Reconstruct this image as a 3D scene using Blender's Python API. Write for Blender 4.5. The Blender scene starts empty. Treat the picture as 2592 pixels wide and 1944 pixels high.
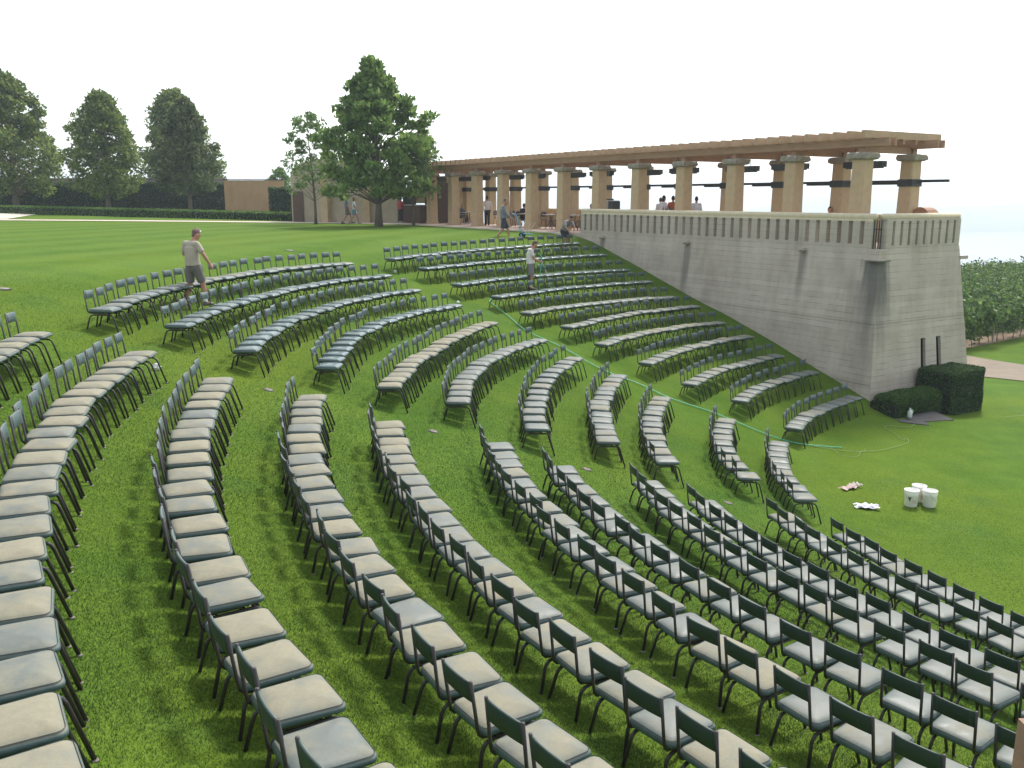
import bpy, bmesh, math, random
import numpy as np
from mathutils import Vector, Matrix
R_=math.radians
scene=bpy.context.scene
COL=scene.collection
random.seed(7); np.random.seed(7)

# ------------------------------------------------------------------ camera, sky, sun, exposure
cam=bpy.data.cameras.new('camera'); cam.lens=31.39; cam.sensor_width=36.0; cam.clip_end=12000; cam.clip_start=.05
cam_o=bpy.data.objects.new('camera',cam); COL.objects.link(cam_o)
cam_o.location=(0,0,6.595); cam_o.rotation_euler=(R_(90-11.797),0,0)
scene.camera=cam_o
SUN_EL,SUN_AZ=R_(53.5),math.atan2(1.9,4.0)          # azimuth from +Y towards +X
world=bpy.data.worlds.new('World'); scene.world=world; world.use_nodes=True
wn=world.node_tree; wn.nodes.clear()
sky=wn.nodes.new('ShaderNodeTexSky'); sky.sky_type='NISHITA'; sky.sun_disc=False
sky.sun_elevation=SUN_EL; sky.sun_rotation=SUN_AZ; sky.altitude=500; sky.air_density=1.0; sky.dust_density=2.5; sky.ozone_density=0.5
hs=wn.nodes.new('ShaderNodeHueSaturation'); hs.inputs['Saturation'].default_value=.3; hs.inputs['Value'].default_value=1.0
bg=wn.nodes.new('ShaderNodeBackground'); bg.inputs['Strength'].default_value=.15
wo=wn.nodes.new('ShaderNodeOutputWorld')
wn.links.new(sky.outputs[0],hs.inputs['Color']); wn.links.new(hs.outputs[0],bg.inputs[0]); wn.links.new(bg.outputs[0],wo.inputs[0])
sl=bpy.data.lights.new('sun','SUN'); sl.energy=1.9; sl.angle=R_(9); sl.color=(1,.95,.86)
so=bpy.data.objects.new('sun',sl); COL.objects.link(so)
sd=Vector((math.sin(SUN_AZ)*math.cos(SUN_EL),math.cos(SUN_AZ)*math.cos(SUN_EL),math.sin(SUN_EL)))
so.rotation_euler=sd.to_track_quat('Z','Y').to_euler(); so.location=sd*60
vs=scene.view_settings; vs.view_transform='Standard'; vs.look='None'; vs.gamma=1; vs.use_curve_mapping=False; vs.exposure=1.2
scene.cycles.max_bounces=6; scene.cycles.transparent_max_bounces=6; scene.cycles.volume_bounces=0

HAZE_D=.00055
# ------------------------------------------------------------------ ground shape (m)
def plateau(x,y): return 4.95+.012*max(0.0,-x-14)
CX,CY=17.594,17.490
ROWZ=[(11.638,0.0),(13.009,.422),(14.379,.813),(15.750,1.241),(17.121,1.619),(18.492,1.985),(19.863,2.290),(21.233,2.648),(22.604,3.005),(23.975,3.380),(25.346,3.7175)]
KX,KY=11.5,28.27
E1=(math.sin(math.radians(-32)),math.cos(math.radians(-32))); E2=(E1[1],-E1[0])
def sst(a,b,x):
    t=min(1.0,max(0.0,(x-a)/(b-a))); return t*t*(3-2*t)
def smin(a,b,k):
    h=max(k-abs(a-b),0.0)/k; return min(a,b)-h*h*k*.25
def zprof(r):
    if r<=ROWZ[0][0]: return -smin(.26,-.295*(r-11.638),.3)
    if r>=ROWZ[-1][0]: return ROWZ[-1][1]+.255*(r-ROWZ[-1][0])
    i=int((r-11.638)/1.3708); i=min(max(i,0),9)
    (r0,z0),(r1,z1)=ROWZ[i],ROWZ[i+1]; return z0+(z1-z0)*(r-r0)/(r1-r0)
def ground(x,y):
    u,v=x-CX,y-CY; r=math.hypot(u,v)
    t=-.015373*u+.010753*v
    if u>0: t=.010753*v*sst(14,4,u) - .015373*min(u,6)
    z=smin(zprof(r)+t,plateau(x,y),.5)
    a=(x-KX)*E1[0]+(y-KY)*E1[1]; b=(x-KX)*E2[0]+(y-KY)*E2[1]
    low=-.24-.8*sst(27,44,y)
    if y>80: low-=min(.32*(y-80),118)
    m=sst(33,36,a); w=sst(.4,2.2,b)*(1-m)+sst(6,12,b)*m
    # the right hand lawn outside the seating
    if u>-2: w=max(w,sst(-2,6,u)*sst(9,12,r)*(1 if v>-8 else 0))
    z=z*(1-w)+low*w
    d=math.hypot(x,y)
    return z
def ground_np(X,Y):
    X=np.asarray(X,float); Y=np.asarray(Y,float)
    def s_(a,b,x): t=np.clip((x-a)/(b-a),0,1); return t*t*(3-2*t)
    def smn(a,b,k): h=np.maximum(k-np.abs(a-b),0)/k; return np.minimum(a,b)-h*h*k*.25
    u,v=X-CX,Y-CY; r=np.hypot(u,v); t=-.015373*u+.010753*v
    t=np.where(u>0,.010753*v*(1-s_(4,14,u))-.015373*np.minimum(u,6),t)
    zp=np.interp(r,[q[0] for q in ROWZ],[q[1] for q in ROWZ])
    zp=np.where(r<=ROWZ[0][0],-smn(.26+0*r,-.295*(r-11.638),.3),zp); zp=np.where(r>=ROWZ[-1][0],ROWZ[-1][1]+.255*(r-ROWZ[-1][0]),zp)
    z=smn(zp+t,4.95+.012*np.maximum(0,-X-14),.5)
    a=(X-KX)*E1[0]+(Y-KY)*E1[1]; b=(X-KX)*E2[0]+(Y-KY)*E2[1]
    low=-.24-.8*s_(27,44,Y)-np.where(Y>80,np.minimum(.32*(Y-80),118),0)
    m=s_(33,36,a); w=s_(.4,2.2,b)*(1-m)+s_(6,12,b)*m; w=np.where(u>-2,np.maximum(w,s_(-2,6,u)*s_(9,12,r)*(v>-8)),w)
    return z*(1-w)+low*w
SPOUTS=(14.0,8.6,2.9)
def ab(a,b,z=None):
    x,y=KX+a*E1[0]+b*E2[0],KY+a*E1[1]+b*E2[1]
    return (x,y) if z is None else (x,y,z)
# ------------------------------------------------------------------ materials
def new_mat(name):
    m=bpy.data.materials.new(name); m.use_nodes=True; nt=m.node_tree
    return m,nt,nt.nodes['Principled BSDF']
def N(nt,t,**kw):
    n=nt.nodes.new(t)
    for k,v in kw.items():
        if k in n.inputs: n.inputs[k].default_value=v
        else: setattr(n,k,v)
    return n
def ramp(nt,fac,stops):
    r=nt.nodes.new('ShaderNodeValToRGB'); e=r.color_ramp.elements
    while len(e)<len(stops): e.new(.5)
    for i,(p,c) in enumerate(stops): e[i].position=p; e[i].color=(*c,1)
    nt.links.new(fac,r.inputs[0]); return r.outputs[0]
def mixc(nt,fac,a,b,mode='MIX'):
    n=nt.nodes.new('ShaderNodeMix'); n.data_type='RGBA'; n.blend_type=mode
    for s,v in ((0,fac),(6,a),(7,b)):
        if hasattr(v,'is_linked'): nt.links.new(v,n.inputs[s])
        elif s==0: n.inputs[0].default_value=v
        else: n.inputs[s].default_value=(*v,1)
    return n.outputs[2]
def mth(nt,op,a,b=None,c=None):
    n=nt.nodes.new('ShaderNodeMath'); n.operation=op
    for i,v in enumerate((a,b,c)):
        if v is None: continue
        if hasattr(v,'is_linked'): nt.links.new(v,n.inputs[i])
        else: n.inputs[i].default_value=v
    return n.outputs[0]
def noise(nt,scale,detail=4,rough=.6,vec=None,scl=None):
    n=N(nt,'ShaderNodeTexNoise'); n.inputs['Scale'].default_value=scale; n.inputs['Detail'].default_value=detail; n.inputs['Roughness'].default_value=rough
    if vec is not None:
        if scl: mp=N(nt,'ShaderNodeMapping'); mp.inputs['Scale'].default_value=scl; nt.links.new(vec,mp.inputs[0]); vec=mp.outputs[0]
        nt.links.new(vec,n.inputs['Vector'])
    return n.outputs['Fac']
def bump(nt,bs,h,strength=.4,dist=.02):
    b=N(nt,'ShaderNodeBump'); b.inputs['Strength'].default_value=strength; b.inputs['Distance'].default_value=dist
    nt.links.new(h,b.inputs['Height']); nt.links.new(b.outputs[0],bs.inputs['Normal'])
MC={}
def pm(name,c1,c2=None,scale=6,rough=.6,bs=0,bscale=None,spec=.5,metal=0,scl=None):
    if name in MC: return MC[name]
    m,nt,b=new_mat(name); b.inputs['Roughness'].default_value=rough; b.inputs['Metallic'].default_value=metal
    b.inputs['Specular IOR Level'].default_value=spec
    tc=N(nt,'ShaderNodeTexCoord')
    c2=c2 or tuple(x*.8 for x in c1)
    f=noise(nt,scale,5,.6,tc.outputs['Object'],scl)
    nt.links.new(ramp(nt,f,[(.3,c1),(.7,c2)]),b.inputs['Base Color'])
    if bs: bump(nt,b,noise(nt,bscale or scale*6,4,.6,tc.outputs['Object'],scl),bs,.02)
    MC[name]=m; return m
def leaf_mat(name,stops,trans=.35,rough=.55,spec=.3,upn=0):
    if name in MC: return MC[name]
    m,nt,b=new_mat(name); g=N(nt,'ShaderNodeNewGeometry')
    col=ramp(nt,g.outputs['Random Per Island'],stops)
    nt.links.new(col,b.inputs['Base Color']); b.inputs['Roughness'].default_value=rough; b.inputs['Specular IOR Level'].default_value=spec
    t=N(nt,'ShaderNodeBsdfTranslucent'); hsv=N(nt,'ShaderNodeHueSaturation'); hsv.inputs['Value'].default_value=1.35; hsv.inputs['Hue'].default_value=.485
    nt.links.new(col,hsv.inputs['Color']); nt.links.new(hsv.outputs[0],t.inputs[0])
    if upn:
        nm=N(nt,'ShaderNodeVectorMath'); nm.operation='SCALE'; nt.links.new(g.outputs['Normal'],nm.inputs[0]); nm.inputs['Scale'].default_value=1-upn
        na=N(nt,'ShaderNodeVectorMath'); na.operation='ADD'; nt.links.new(nm.outputs[0],na.inputs[0]); na.inputs[1].default_value=(0,0,upn)
        nn=N(nt,'ShaderNodeVectorMath'); nn.operation='NORMALIZE'; nt.links.new(na.outputs[0],nn.inputs[0]); nt.links.new(nn.outputs[0],b.inputs['Normal'])
    mx=N(nt,'ShaderNodeMixShader'); mx.inputs[0].default_value=trans
    nt.links.new(b.outputs[0],mx.inputs[1]); nt.links.new(t.outputs[0],mx.inputs[2])
    nt.links.new(mx.outputs[0],nt.nodes['Material Output'].inputs[0]); MC[name]=m; return m

def lawn_mat():
    m,nt,b=new_mat('lawn_grass'); g=N(nt,'ShaderNodeNewGeometry'); P=g.outputs['Position']
    big=noise(nt,.16,4,.55,P); mid=noise(nt,1.1,5,.6,P); fine=noise(nt,24,3,.7,P,(1,1,.6)); tiny=noise(nt,95,2,.7,P)
    col=ramp(nt,mid,[(.25,(.046,.102,.012)),(.5,(.064,.126,.015)),(.75,(.088,.148,.020))])
    col=mixc(nt,mth(nt,'MULTIPLY',ramp(nt,big,[(.42,(0,0,0)),(.66,(1,1,1))]),.75),col,(.100,.150,.016))
    cool=noise(nt,.55,3,.6,P,(1,1.3,1))
    col=mixc(nt,mth(nt,'MULTIPLY',ramp(nt,cool,[(.55,(0,0,0)),(.75,(1,1,1))]),.5),col,(.042,.104,.028))
    # mowing bands
    mp=N(nt,'ShaderNodeMapping'); mp.inputs['Rotation'].default_value=(0,0,R_(14)); nt.links.new(P,mp.inputs[0])
    w=N(nt,'ShaderNodeTexWave'); w.wave_profile='SIN'; w.inputs['Scale'].default_value=.11; w.inputs['Distortion'].default_value=.5; w.inputs['Detail'].default_value=1; nt.links.new(mp.outputs[0],w.inputs['Vector'])
    sz_=N(nt,'ShaderNodeSeparateXYZ'); nt.links.new(P,sz_.inputs[0]); upl=ramp(nt,mth(nt,'DIVIDE',sz_.outputs[2],6),[(.74,(.25,.25,.25)),(.81,(1,1,1))])
    col=mixc(nt,mth(nt,'MULTIPLY',mth(nt,'MULTIPLY',w.outputs['Fac'],.42),upl),col,(.115,.185,.035))
    col=mixc(nt,.6,col,ramp(nt,fine,[(.3,(.55,.58,.5)),(.5,(1,1,1)),(.72,(1.5,1.4,1.45))]),'MULTIPLY')
    col=mixc(nt,.45,col,ramp(nt,tiny,[(.3,(.6,.62,.6)),(.5,(1,1,1)),(.75,(1.5,1.42,1.5))]),'MULTIPLY')
    nt.links.new(col,b.inputs['Base Color']); b.inputs['Roughness'].default_value=.9; b.inputs['Specular IOR Level'].default_value=.03
    h=mth(nt,'ADD',mth(nt,'MULTIPLY',fine,.6),mth(nt,'MULTIPLY',mid,1.2)); bump(nt,b,h,.55,.05)
    return m
def concrete_mat():
    m,nt,b=new_mat('board_marked_concrete'); g=N(nt,'ShaderNodeNewGeometry'); P=g.outputs['Position']
    sx=N(nt,'ShaderNodeSeparateXYZ'); nt.links.new(P,sx.inputs[0]); z=sx.outputs[2]
    base=noise(nt,1.3,6,.65,P); streak=noise(nt,1.0,4,.6,P,(1.1,1.1,.16)); streak2=noise(nt,1.0,3,.6,P,(4.3,5.1,.3)); gr=noise(nt,38,3,.7,P)
    col=ramp(nt,base,[(.25,(.385,.345,.285)),(.5,(.455,.41,.342)),(.75,(.515,.468,.395))])
    col=mixc(nt,.4,col,ramp(nt,streak,[(.35,(.72,.70,.68)),(.55,(1,1,1)),(.7,(1.1,1.1,1.11))]),'MULTIPLY')
    col=mixc(nt,.16,col,ramp(nt,streak2,[(.3,(.62,.60,.58)),(.55,(1,1,1)),(.75,(1.2,1.2,1.2))]),'MULTIPLY')
    # board courses, 0.19 m, with a heavier pour line now and then
    zz=mth(nt,'ADD',z,mth(nt,'MULTIPLY',noise(nt,.9,2,.5,P),.02))
    fr=mth(nt,'FRACT',mth(nt,'DIVIDE',zz,.19)); ln=mth(nt,'LESS_THAN',mth(nt,'ABSOLUTE',mth(nt,'SUBTRACT',fr,.5)),.055)
    course=mth(nt,'FLOOR',mth(nt,'ADD',mth(nt,'DIVIDE',zz,.19),.5)); wn_=N(nt,'ShaderNodeTexWhiteNoise'); wn_.noise_dimensions='1D'; nt.links.new(course,wn_.inputs['W'])
    brk=ramp(nt,noise(nt,1.6,3,.6,P),[(.38,(0,0,0)),(.62,(1,1,1))])
    col=mixc(nt,mth(nt,'MULTIPLY',mth(nt,'MULTIPLY',ln,brk),mth(nt,'ADD',mth(nt,'MULTIPLY',wn_.outputs[0],.5),.22)),col,(.15,.145,.135))
    col=mixc(nt,.34,col,mixc(nt,wn_.outputs[0],(.82,.82,.82),(1.15,1.15,1.15)),'MULTIPLY')
    col=mixc(nt,.25,col,ramp(nt,gr,[(.3,(.75,.75,.75)),(.7,(1.2,1.2,1.2))]),'MULTIPLY')
    # damp run-off stains below the corner ledge and the spouts
    def stain(px,py,w,ztop,zlen,c,amt):
        nonlocal col
        dx=mth(nt,'SUBTRACT',sx.outputs[0],px); dy=mth(nt,'SUBTRACT',sx.outputs[1],py)
        d=mth(nt,'SQRT',mth(nt,'ADD',mth(nt,'MULTIPLY',dx,dx),mth(nt,'MULTIPLY',dy,dy)))
        d=mth(nt,'ADD',d,mth(nt,'MULTIPLY',mth(nt,'SUBTRACT',streak2,.5),w*1.1))
        f=mth(nt,'SUBTRACT',1,mth(nt,'DIVIDE',d,w)); f=mth(nt,'MULTIPLY',mth(nt,'MAXIMUM',f,0),1.9)
        t=mth(nt,'DIVIDE',mth(nt,'SUBTRACT',ztop,z),zlen); up=mth(nt,'GREATER_THAN',t,0); t=mth(nt,'MAXIMUM',mth(nt,'SUBTRACT',1,t),0)
        f=mth(nt,'MINIMUM',mth(nt,'MULTIPLY',mth(nt,'MULTIPLY',f,t),up),1)
        col=mixc(nt,mth(nt,'MULTIPLY',f,amt),col,c)
    stain(KX,KY,.62,4.66,3.2,(.10,.10,.096),.85)
    stain(KX-.35,KY+.1,.8,4.0,5.5,(.19,.17,.15),.35)
    for a in SPOUTS:
        q=ab(a,-.1); stain(q[0],q[1],.24,4.85,(6.0 if a==8.6 else 2.2),(.17,.155,.135),.7)
    nt.links.new(col,b.inputs['Base Color']); b.inputs['Roughness'].default_value=.9; b.inputs['Specular IOR Level'].default_value=.2
    h=mth(nt,'ADD',mth(nt,'MULTIPLY',gr,.5),mth(nt,'MULTIPLY',ln,-1.0)); bump(nt,b,h,.35,.012)
    return m
def seat_mat(src):
    m,nt,b=new_mat('green_vinyl_'+src); tc=N(nt,'ShaderNodeTexCoord'); g=N(nt,'ShaderNodeNewGeometry')
    if src=='object': oi=N(nt,'ShaderNodeObjectInfo'); c=oi.outputs['Color']
    else: at=N(nt,'ShaderNodeAttribute'); at.attribute_name='chairdata'; c=at.outputs['Color']
    sp=N(nt,'ShaderNodeSeparateColor'); nt.links.new(c,sp.inputs[0]); dust,wet,seed=sp.outputs
    off=N(nt,'ShaderNodeCombineXYZ'); nt.links.new(mth(nt,'MULTIPLY',seed,71.3),off.inputs[0]); nt.links.new(mth(nt,'MULTIPLY',seed,37.7),off.inputs[1])
    va=N(nt,'ShaderNodeVectorMath'); va.operation='ADD'; nt.links.new(g.outputs['Position'],va.inputs[0]); nt.links.new(off.outputs[0],va.inputs[1]); V=va.outputs[0]
    n1=noise(nt,4.5,4,.6,V,(1,1,.3)); n2=noise(nt,16,4,.6,V); n3=noise(nt,70,2,.6,V)
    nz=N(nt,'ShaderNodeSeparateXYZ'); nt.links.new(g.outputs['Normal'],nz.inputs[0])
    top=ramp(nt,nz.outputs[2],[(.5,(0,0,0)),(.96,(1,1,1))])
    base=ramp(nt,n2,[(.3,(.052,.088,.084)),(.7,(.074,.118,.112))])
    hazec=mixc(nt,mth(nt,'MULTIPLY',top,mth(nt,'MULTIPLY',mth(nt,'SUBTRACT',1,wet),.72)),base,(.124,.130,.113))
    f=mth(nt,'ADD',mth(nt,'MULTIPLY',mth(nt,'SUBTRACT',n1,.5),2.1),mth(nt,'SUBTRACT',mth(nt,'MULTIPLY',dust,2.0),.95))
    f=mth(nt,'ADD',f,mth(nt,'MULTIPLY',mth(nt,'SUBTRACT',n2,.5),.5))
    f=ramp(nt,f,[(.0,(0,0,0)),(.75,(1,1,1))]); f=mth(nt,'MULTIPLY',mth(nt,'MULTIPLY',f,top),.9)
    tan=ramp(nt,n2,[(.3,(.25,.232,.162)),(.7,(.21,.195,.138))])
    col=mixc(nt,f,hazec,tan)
    col=mixc(nt,.25,col,ramp(nt,n3,[(.3,(.75,.75,.75)),(.7,(1.15,1.15,1.15))]),'MULTIPLY')
    nt.links.new(col,b.inputs['Base Color'])
    b.inputs['Specular IOR Level'].default_value=.38; r=mth(nt,'ADD',mth(nt,'MULTIPLY',f,.4),mth(nt,'SUBTRACT',.52,mth(nt,'MULTIPLY',wet,.34))); nt.links.new(r,b.inputs['Roughness'])
    bump(nt,b,n2,.12,.01); return m

# ------------------------------------------------------------------ mesh helpers
class MB:
    def __init__(s): s.v=[]; s.f=[]; s.m=[]
    def add(s,vs,fs,mi=0):
        o=len(s.v); s.v+=[tuple(x) for x in vs]; s.f+=[tuple(i+o for i in f) for f in fs]; s.m+=[mi]*len(fs)
    def box(s,c,d,rz=0,mi=0,bev=0):
        x,y,z=(k/2 for k in d); ca,sa=math.cos(rz),math.sin(rz)
        vs=[]
        for (i,j,k) in ((-1,-1,-1),(1,-1,-1),(1,1,-1),(-1,1,-1),(-1,-1,1),(1,-1,1),(1,1,1),(-1,1,1)):
            px,py=i*x,j*y; vs.append((c[0]+px*ca-py*sa,c[1]+px*sa+py*ca,c[2]+k*z))
        s.add(vs,[(0,3,2,1),(4,5,6,7),(0,1,5,4),(1,2,6,5),(2,3,7,6),(3,0,4,7)],mi)
    def hexa(s,b4,t4,mi=0):
        s.add(list(b4)+list(t4),[(0,3,2,1),(4,5,6,7),(0,1,5,4),(1,2,6,5),(2,3,7,6),(3,0,4,7)],mi)
    def tube(s,pts,r,n=8,mi=0,cap=True):
        pts=[Vector(p) for p in pts]; rs=r if isinstance(r,(list,tuple)) else [r]*len(pts)
        rings=[]; up=None
        for i,p in enumerate(pts):
            t=(pts[min(i+1,len(pts)-1)]-pts[max(i-1,0)]).normalized()
            if up is None: up=Vector((0,0,1)) if abs(t.z)<.9 else Vector((1,0,0))
            x=up.cross(t).normalized(); y=t.cross(x).normalized(); up=y
            rings.append([p+(x*math.cos(2*math.pi*k/n)+y*math.sin(2*math.pi*k/n))*rs[i] for k in range(n)])
        vs=[q for rg in rings for q in rg]; fs=[]
        for i in range(len(pts)-1):
            for k in range(n): a=i*n+k; b=i*n+(k+1)%n; fs.append((a,b,b+n,a+n))
        if cap: fs+= [tuple(range(n-1,-1,-1)),tuple((len(pts)-1)*n+k for k in range(n))]
        s.add(vs,fs,mi)
    def lathe(s,prof,n=20,c=(0,0,0),mi=0):
        vs=[]; fs=[]
        for r,z in prof:
            for k in range(n): a=2*math.pi*k/n; vs.append((c[0]+r*math.cos(a),c[1]+r*math.sin(a),c[2]+z))
        for i in range(len(prof)-1):
            for k in range(n): a=i*n+k; b=i*n+(k+1)%n; fs.append((a,b,b+n,a+n))
        fs+=[tuple(range(n-1,-1,-1)),tuple((len(prof)-1)*n+k for k in range(n))]
        s.add(vs,fs,mi)
    def mesh(s,name,mats,smooth=False):
        me=bpy.data.meshes.new(name); me.from_pydata(s.v,[],s.f); 
        for m in (mats if isinstance(mats,(list,tuple)) else [mats]): me.materials.append(m)
        if len(me.materials)>1: me.polygons.foreach_set('material_index',s.m)
        if smooth: me.polygons.foreach_set('use_smooth',[True]*len(s.f))
        me.update(); return me
def obj(name,me,parent=None,loc=(0,0,0),rz=0):
    o=bpy.data.objects.new(name,me); COL.objects.link(o); o.location=loc
    if rz: o.rotation_euler=(0,0,rz)
    if parent is not None: o.parent=parent
    return o
def tag(o,label,cat,group=None,kind=None):
    o['label']=label; o['category']=cat
    if group: o['group']=group
    if kind: o['kind']=kind
    return o
def struct(o): o['kind']='structure'; return o
def thing(name,label,cat,loc=(0,0,0),rz=0,group=None):
    o=bpy.data.objects.new(name,None); COL.objects.link(o); o.location=loc; o.rotation_euler=(0,0,rz); o.empty_display_size=.2
    return tag(o,label,cat,group)
def np_mesh(name,V,F,mat,smooth=False):
    """V (n,3) array, F (m,k) array of equal-size faces"""
    me=bpy.data.meshes.new(name); n,k=F.shape
    me.vertices.add(len(V)); me.vertices.foreach_set('co',np.asarray(V,np.float32).ravel())
    me.loops.add(n*k); me.loops.foreach_set('vertex_index',F.astype(np.int32).ravel())
    me.polygons.add(n); me.polygons.foreach_set('loop_start',np.arange(0,n*k,k,dtype=np.int32))
    if smooth: me.polygons.foreach_set('use_smooth',np.ones(n,bool))
    me.update(calc_edges=True); me.materials.append(mat); return me
def leaves(P,size,seed=0,droop=.3,asp=.55,out=None,jit=.35):
    """diamond leaves at points P -> V,F ; out = outward directions"""
    rg=np.random.default_rng(seed); n=len(P)
    d=rg.normal(size=(n,3)); 
    if out is not None: d=d*.7+out*1.1
    d[:,2]-=droop; d/=np.linalg.norm(d,axis=1)[:,None]+1e-9
    u=rg.normal(size=(n,3)); u[:,2]*=.5; w=np.cross(d,u); w/=np.linalg.norm(w,axis=1)[:,None]+1e-9
    L=size*(1+(jit+.2)*rg.uniform(-1,1,n))[:,None]; W=L*asp*.5
    V=np.stack([P-d*L*.5,P+w*W,P+d*L*.5,P-w*W],1).reshape(-1,3); F=np.arange(4*n).reshape(n,4); return V,F
# ------------------------------------------------------------------ the lie of the land
MAT_LAWN=lawn_mat(); MAT_CONC=concrete_mat()
def axis(segs):
    out=[]
    for a,b,st in segs: out+=list(np.arange(a,b,st))
    return out+[segs[-1][1]]
xs=axis([(-3000,-600,400),(-600,-120,60),(-120,-24,3),(-24,30,.45),(30,60,3),(60,600,45),(600,3000,400)])
ys=axis([(-200,-20,20),(-20,2,2),(2,48,.45),(48,100,2),(100,400,20),(400,3000,325)])
GX,GY=np.meshgrid(xs,ys); Vg=np.stack([GX.ravel(),GY.ravel(),ground_np(GX,GY).ravel()],1); nx=len(xs)
Fg=[(j*nx+i,j*nx+i+1,(j+1)*nx+i+1,(j+1)*nx+i) for j in range(len(ys)-1) for i in range(nx-1)]
struct(obj('lawn',np_mesh('lawn',Vg,np.array(Fg),MAT_LAWN,True)))
def sheet(name,poly_rows,mat,lift=.012):
    """strip between two polylines, draped on the ground"""
    mb=MB(); a,b=poly_rows; n=len(a)
    vs=[]
    for p,q in zip(a,b):
        for k in range(5):
            t=k/4; x=p[0]+(q[0]-p[0])*t; y=p[1]+(q[1]-p[1])*t; vs.append((x,y,ground(x,y)+lift))
    fs=[(i*5+k,i*5+k+1,(i+1)*5+k+1,(i+1)*5+k) for i in range(n-1) for k in range(4)]
    mb.add(vs,fs); return struct(obj(name,mb.mesh(name,mat,True)))
def dens(pl,n=40):
    out=[]; 
    for i in range(len(pl)-1):
        for k in range(n): t=k/n; out.append((pl[i][0]+(pl[i+1][0]-pl[i][0])*t,pl[i][1]+(pl[i+1][1]-pl[i][1])*t))
    return out+[pl[-1]]
M_PATH=pm('pale_path_concrete',(.56,.50,.42),(.46,.41,.34),3,.9,.2)
M_KERB=pm('red_brick_edging',(.30,.12,.09),(.22,.09,.07),8,.9)
edge=[(-58,56.5),(-32,57.2),(-25,58.4),(-15.3,59.3),(-10.3,58.0),(-5.2,54.6),(-1.5,49.6)]
edge2=[(-58,58.6),(-32,59.3),(-25,60.6),(-15.0,61.4),(-9.4,60.1),(-3.6,56.4),(.2,51.4)]
sheet('path',(dens(edge,12),dens(edge2,12)),M_PATH,.03)
sheet('path_edging',([(x,y) for x,y in dens(edge2,12)],[(x+.1,y+.35) for x,y in dens(edge2,12)]),M_KERB,.035)
sheet('forecourt',(dens([(-62,59.5),(-33.5,60.2)],8),dens([(-62,79),(-40.5,79)],8)),M_PATH,.028)
M_ROAD=pm('gravel_road',(.215,.175,.128),(.165,.135,.10),1.6,1,.5,30)
sheet('gravel_road',(dens([(14,45),(17.2,40.2),(19.06,36.93),(20.44,34.92),(21.2,33.36),(26,25)],8),dens([(18.5,50),(21.3,46.2),(22.5,43),(23.5,40.26),(24.2,37.4),(30,28)],8)),M_ROAD,.03)
M_SOIL=pm('bare_soil',(.23,.16,.10),(.17,.12,.08),2,1,.5,20)
lake_m,nt,b=new_mat('lake_water'); b.inputs['Base Color'].default_value=(.10,.16,.2,1); b.inputs['Roughness'].default_value=.12
bump(nt,b,noise(nt,.08,4,.6,N(nt,'ShaderNodeNewGeometry').outputs['Position'],(1,.35,1)),.25,1.0)
mb=MB(); mb.add([(-4000,380,-100),(4000,380,-100),(4000,2900,-100),(-4000,2900,-100)],[(0,1,2,3)]); struct(obj('lake',mb.mesh('lake',lake_m)))
M_HILL=pm('wooded_hillside',(.05,.08,.05),(.10,.11,.07),.004,1)
mb=MB(); rg=random.Random(3); cols=80; rows=7; vs=[]
for j in range(rows):
    for i in range(cols+1):
        x=-4000+8000*i/cols; t=j/(rows-1)
        h=58+22*math.sin(i*.23+1)+22*math.sin(i*.61)+rg.uniform(-6,6)
        vs.append((x,2850+1250*t,-101+h*1.15*math.sin(t*math.pi/2)**1.3))
mb.add(vs,[(j*(cols+1)+i,j*(cols+1)+i+1,(j+1)*(cols+1)+i+1,(j+1)*(cols+1)+i) for j in range(rows-1) for i in range(cols)])
struct(obj('far_hills',mb.mesh('far_hills',M_HILL,True)))

# ------------------------------------------------------------------ terrace: concrete wall, floor, balustrade
FZ=4.95; RIMZ=5.0; BW=4.3; LW=36.0; BAT=.11
def tquad(mb,pts,mi=0): mb.add([ab(a,b_,z) for a,b_,z in pts],[tuple(range(len(pts)))],mi)
tw=thing('terrace_wall','tall battered grey concrete wall with slotted balustrade below the pergola','wall',ab(0,0,0))
def tpart(name,mb,mats,parent=tw,smooth=False):
    o=obj(name,mb.mesh(name,mats,smooth)); o.parent=parent
    p=parent
    while p is not None: o.location-=p.location; p=p.parent
    return o
zb=-1.6; L1=17.5
def off(z): return BAT*(RIMZ-z)
mb=MB()
o_=off(zb)
# long face, split into lifts
# three pours with recessed joints
JZ=[2.66,.75]; G=.022
lev=[(zb,0),(JZ[1]-.012,0),(JZ[1]-.012,G),(JZ[1]+.012,G),(JZ[1]+.012,0),(JZ[0]-.016,0),(JZ[0]-.016,G),(JZ[0]+.016,G),(JZ[0]+.016,0),(RIMZ,0)]
for (z0,g0),(z1,g1) in zip(lev[:-1],lev[1:]): tquad(mb,[(-off(z0)+g0,-off(z0)+g0,z0),(-off(z1)+g1,-off(z1)+g1,z1),(L1,-off(z1)+g1,z1),(L1,-off(z0)+g0,z0)])
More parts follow.
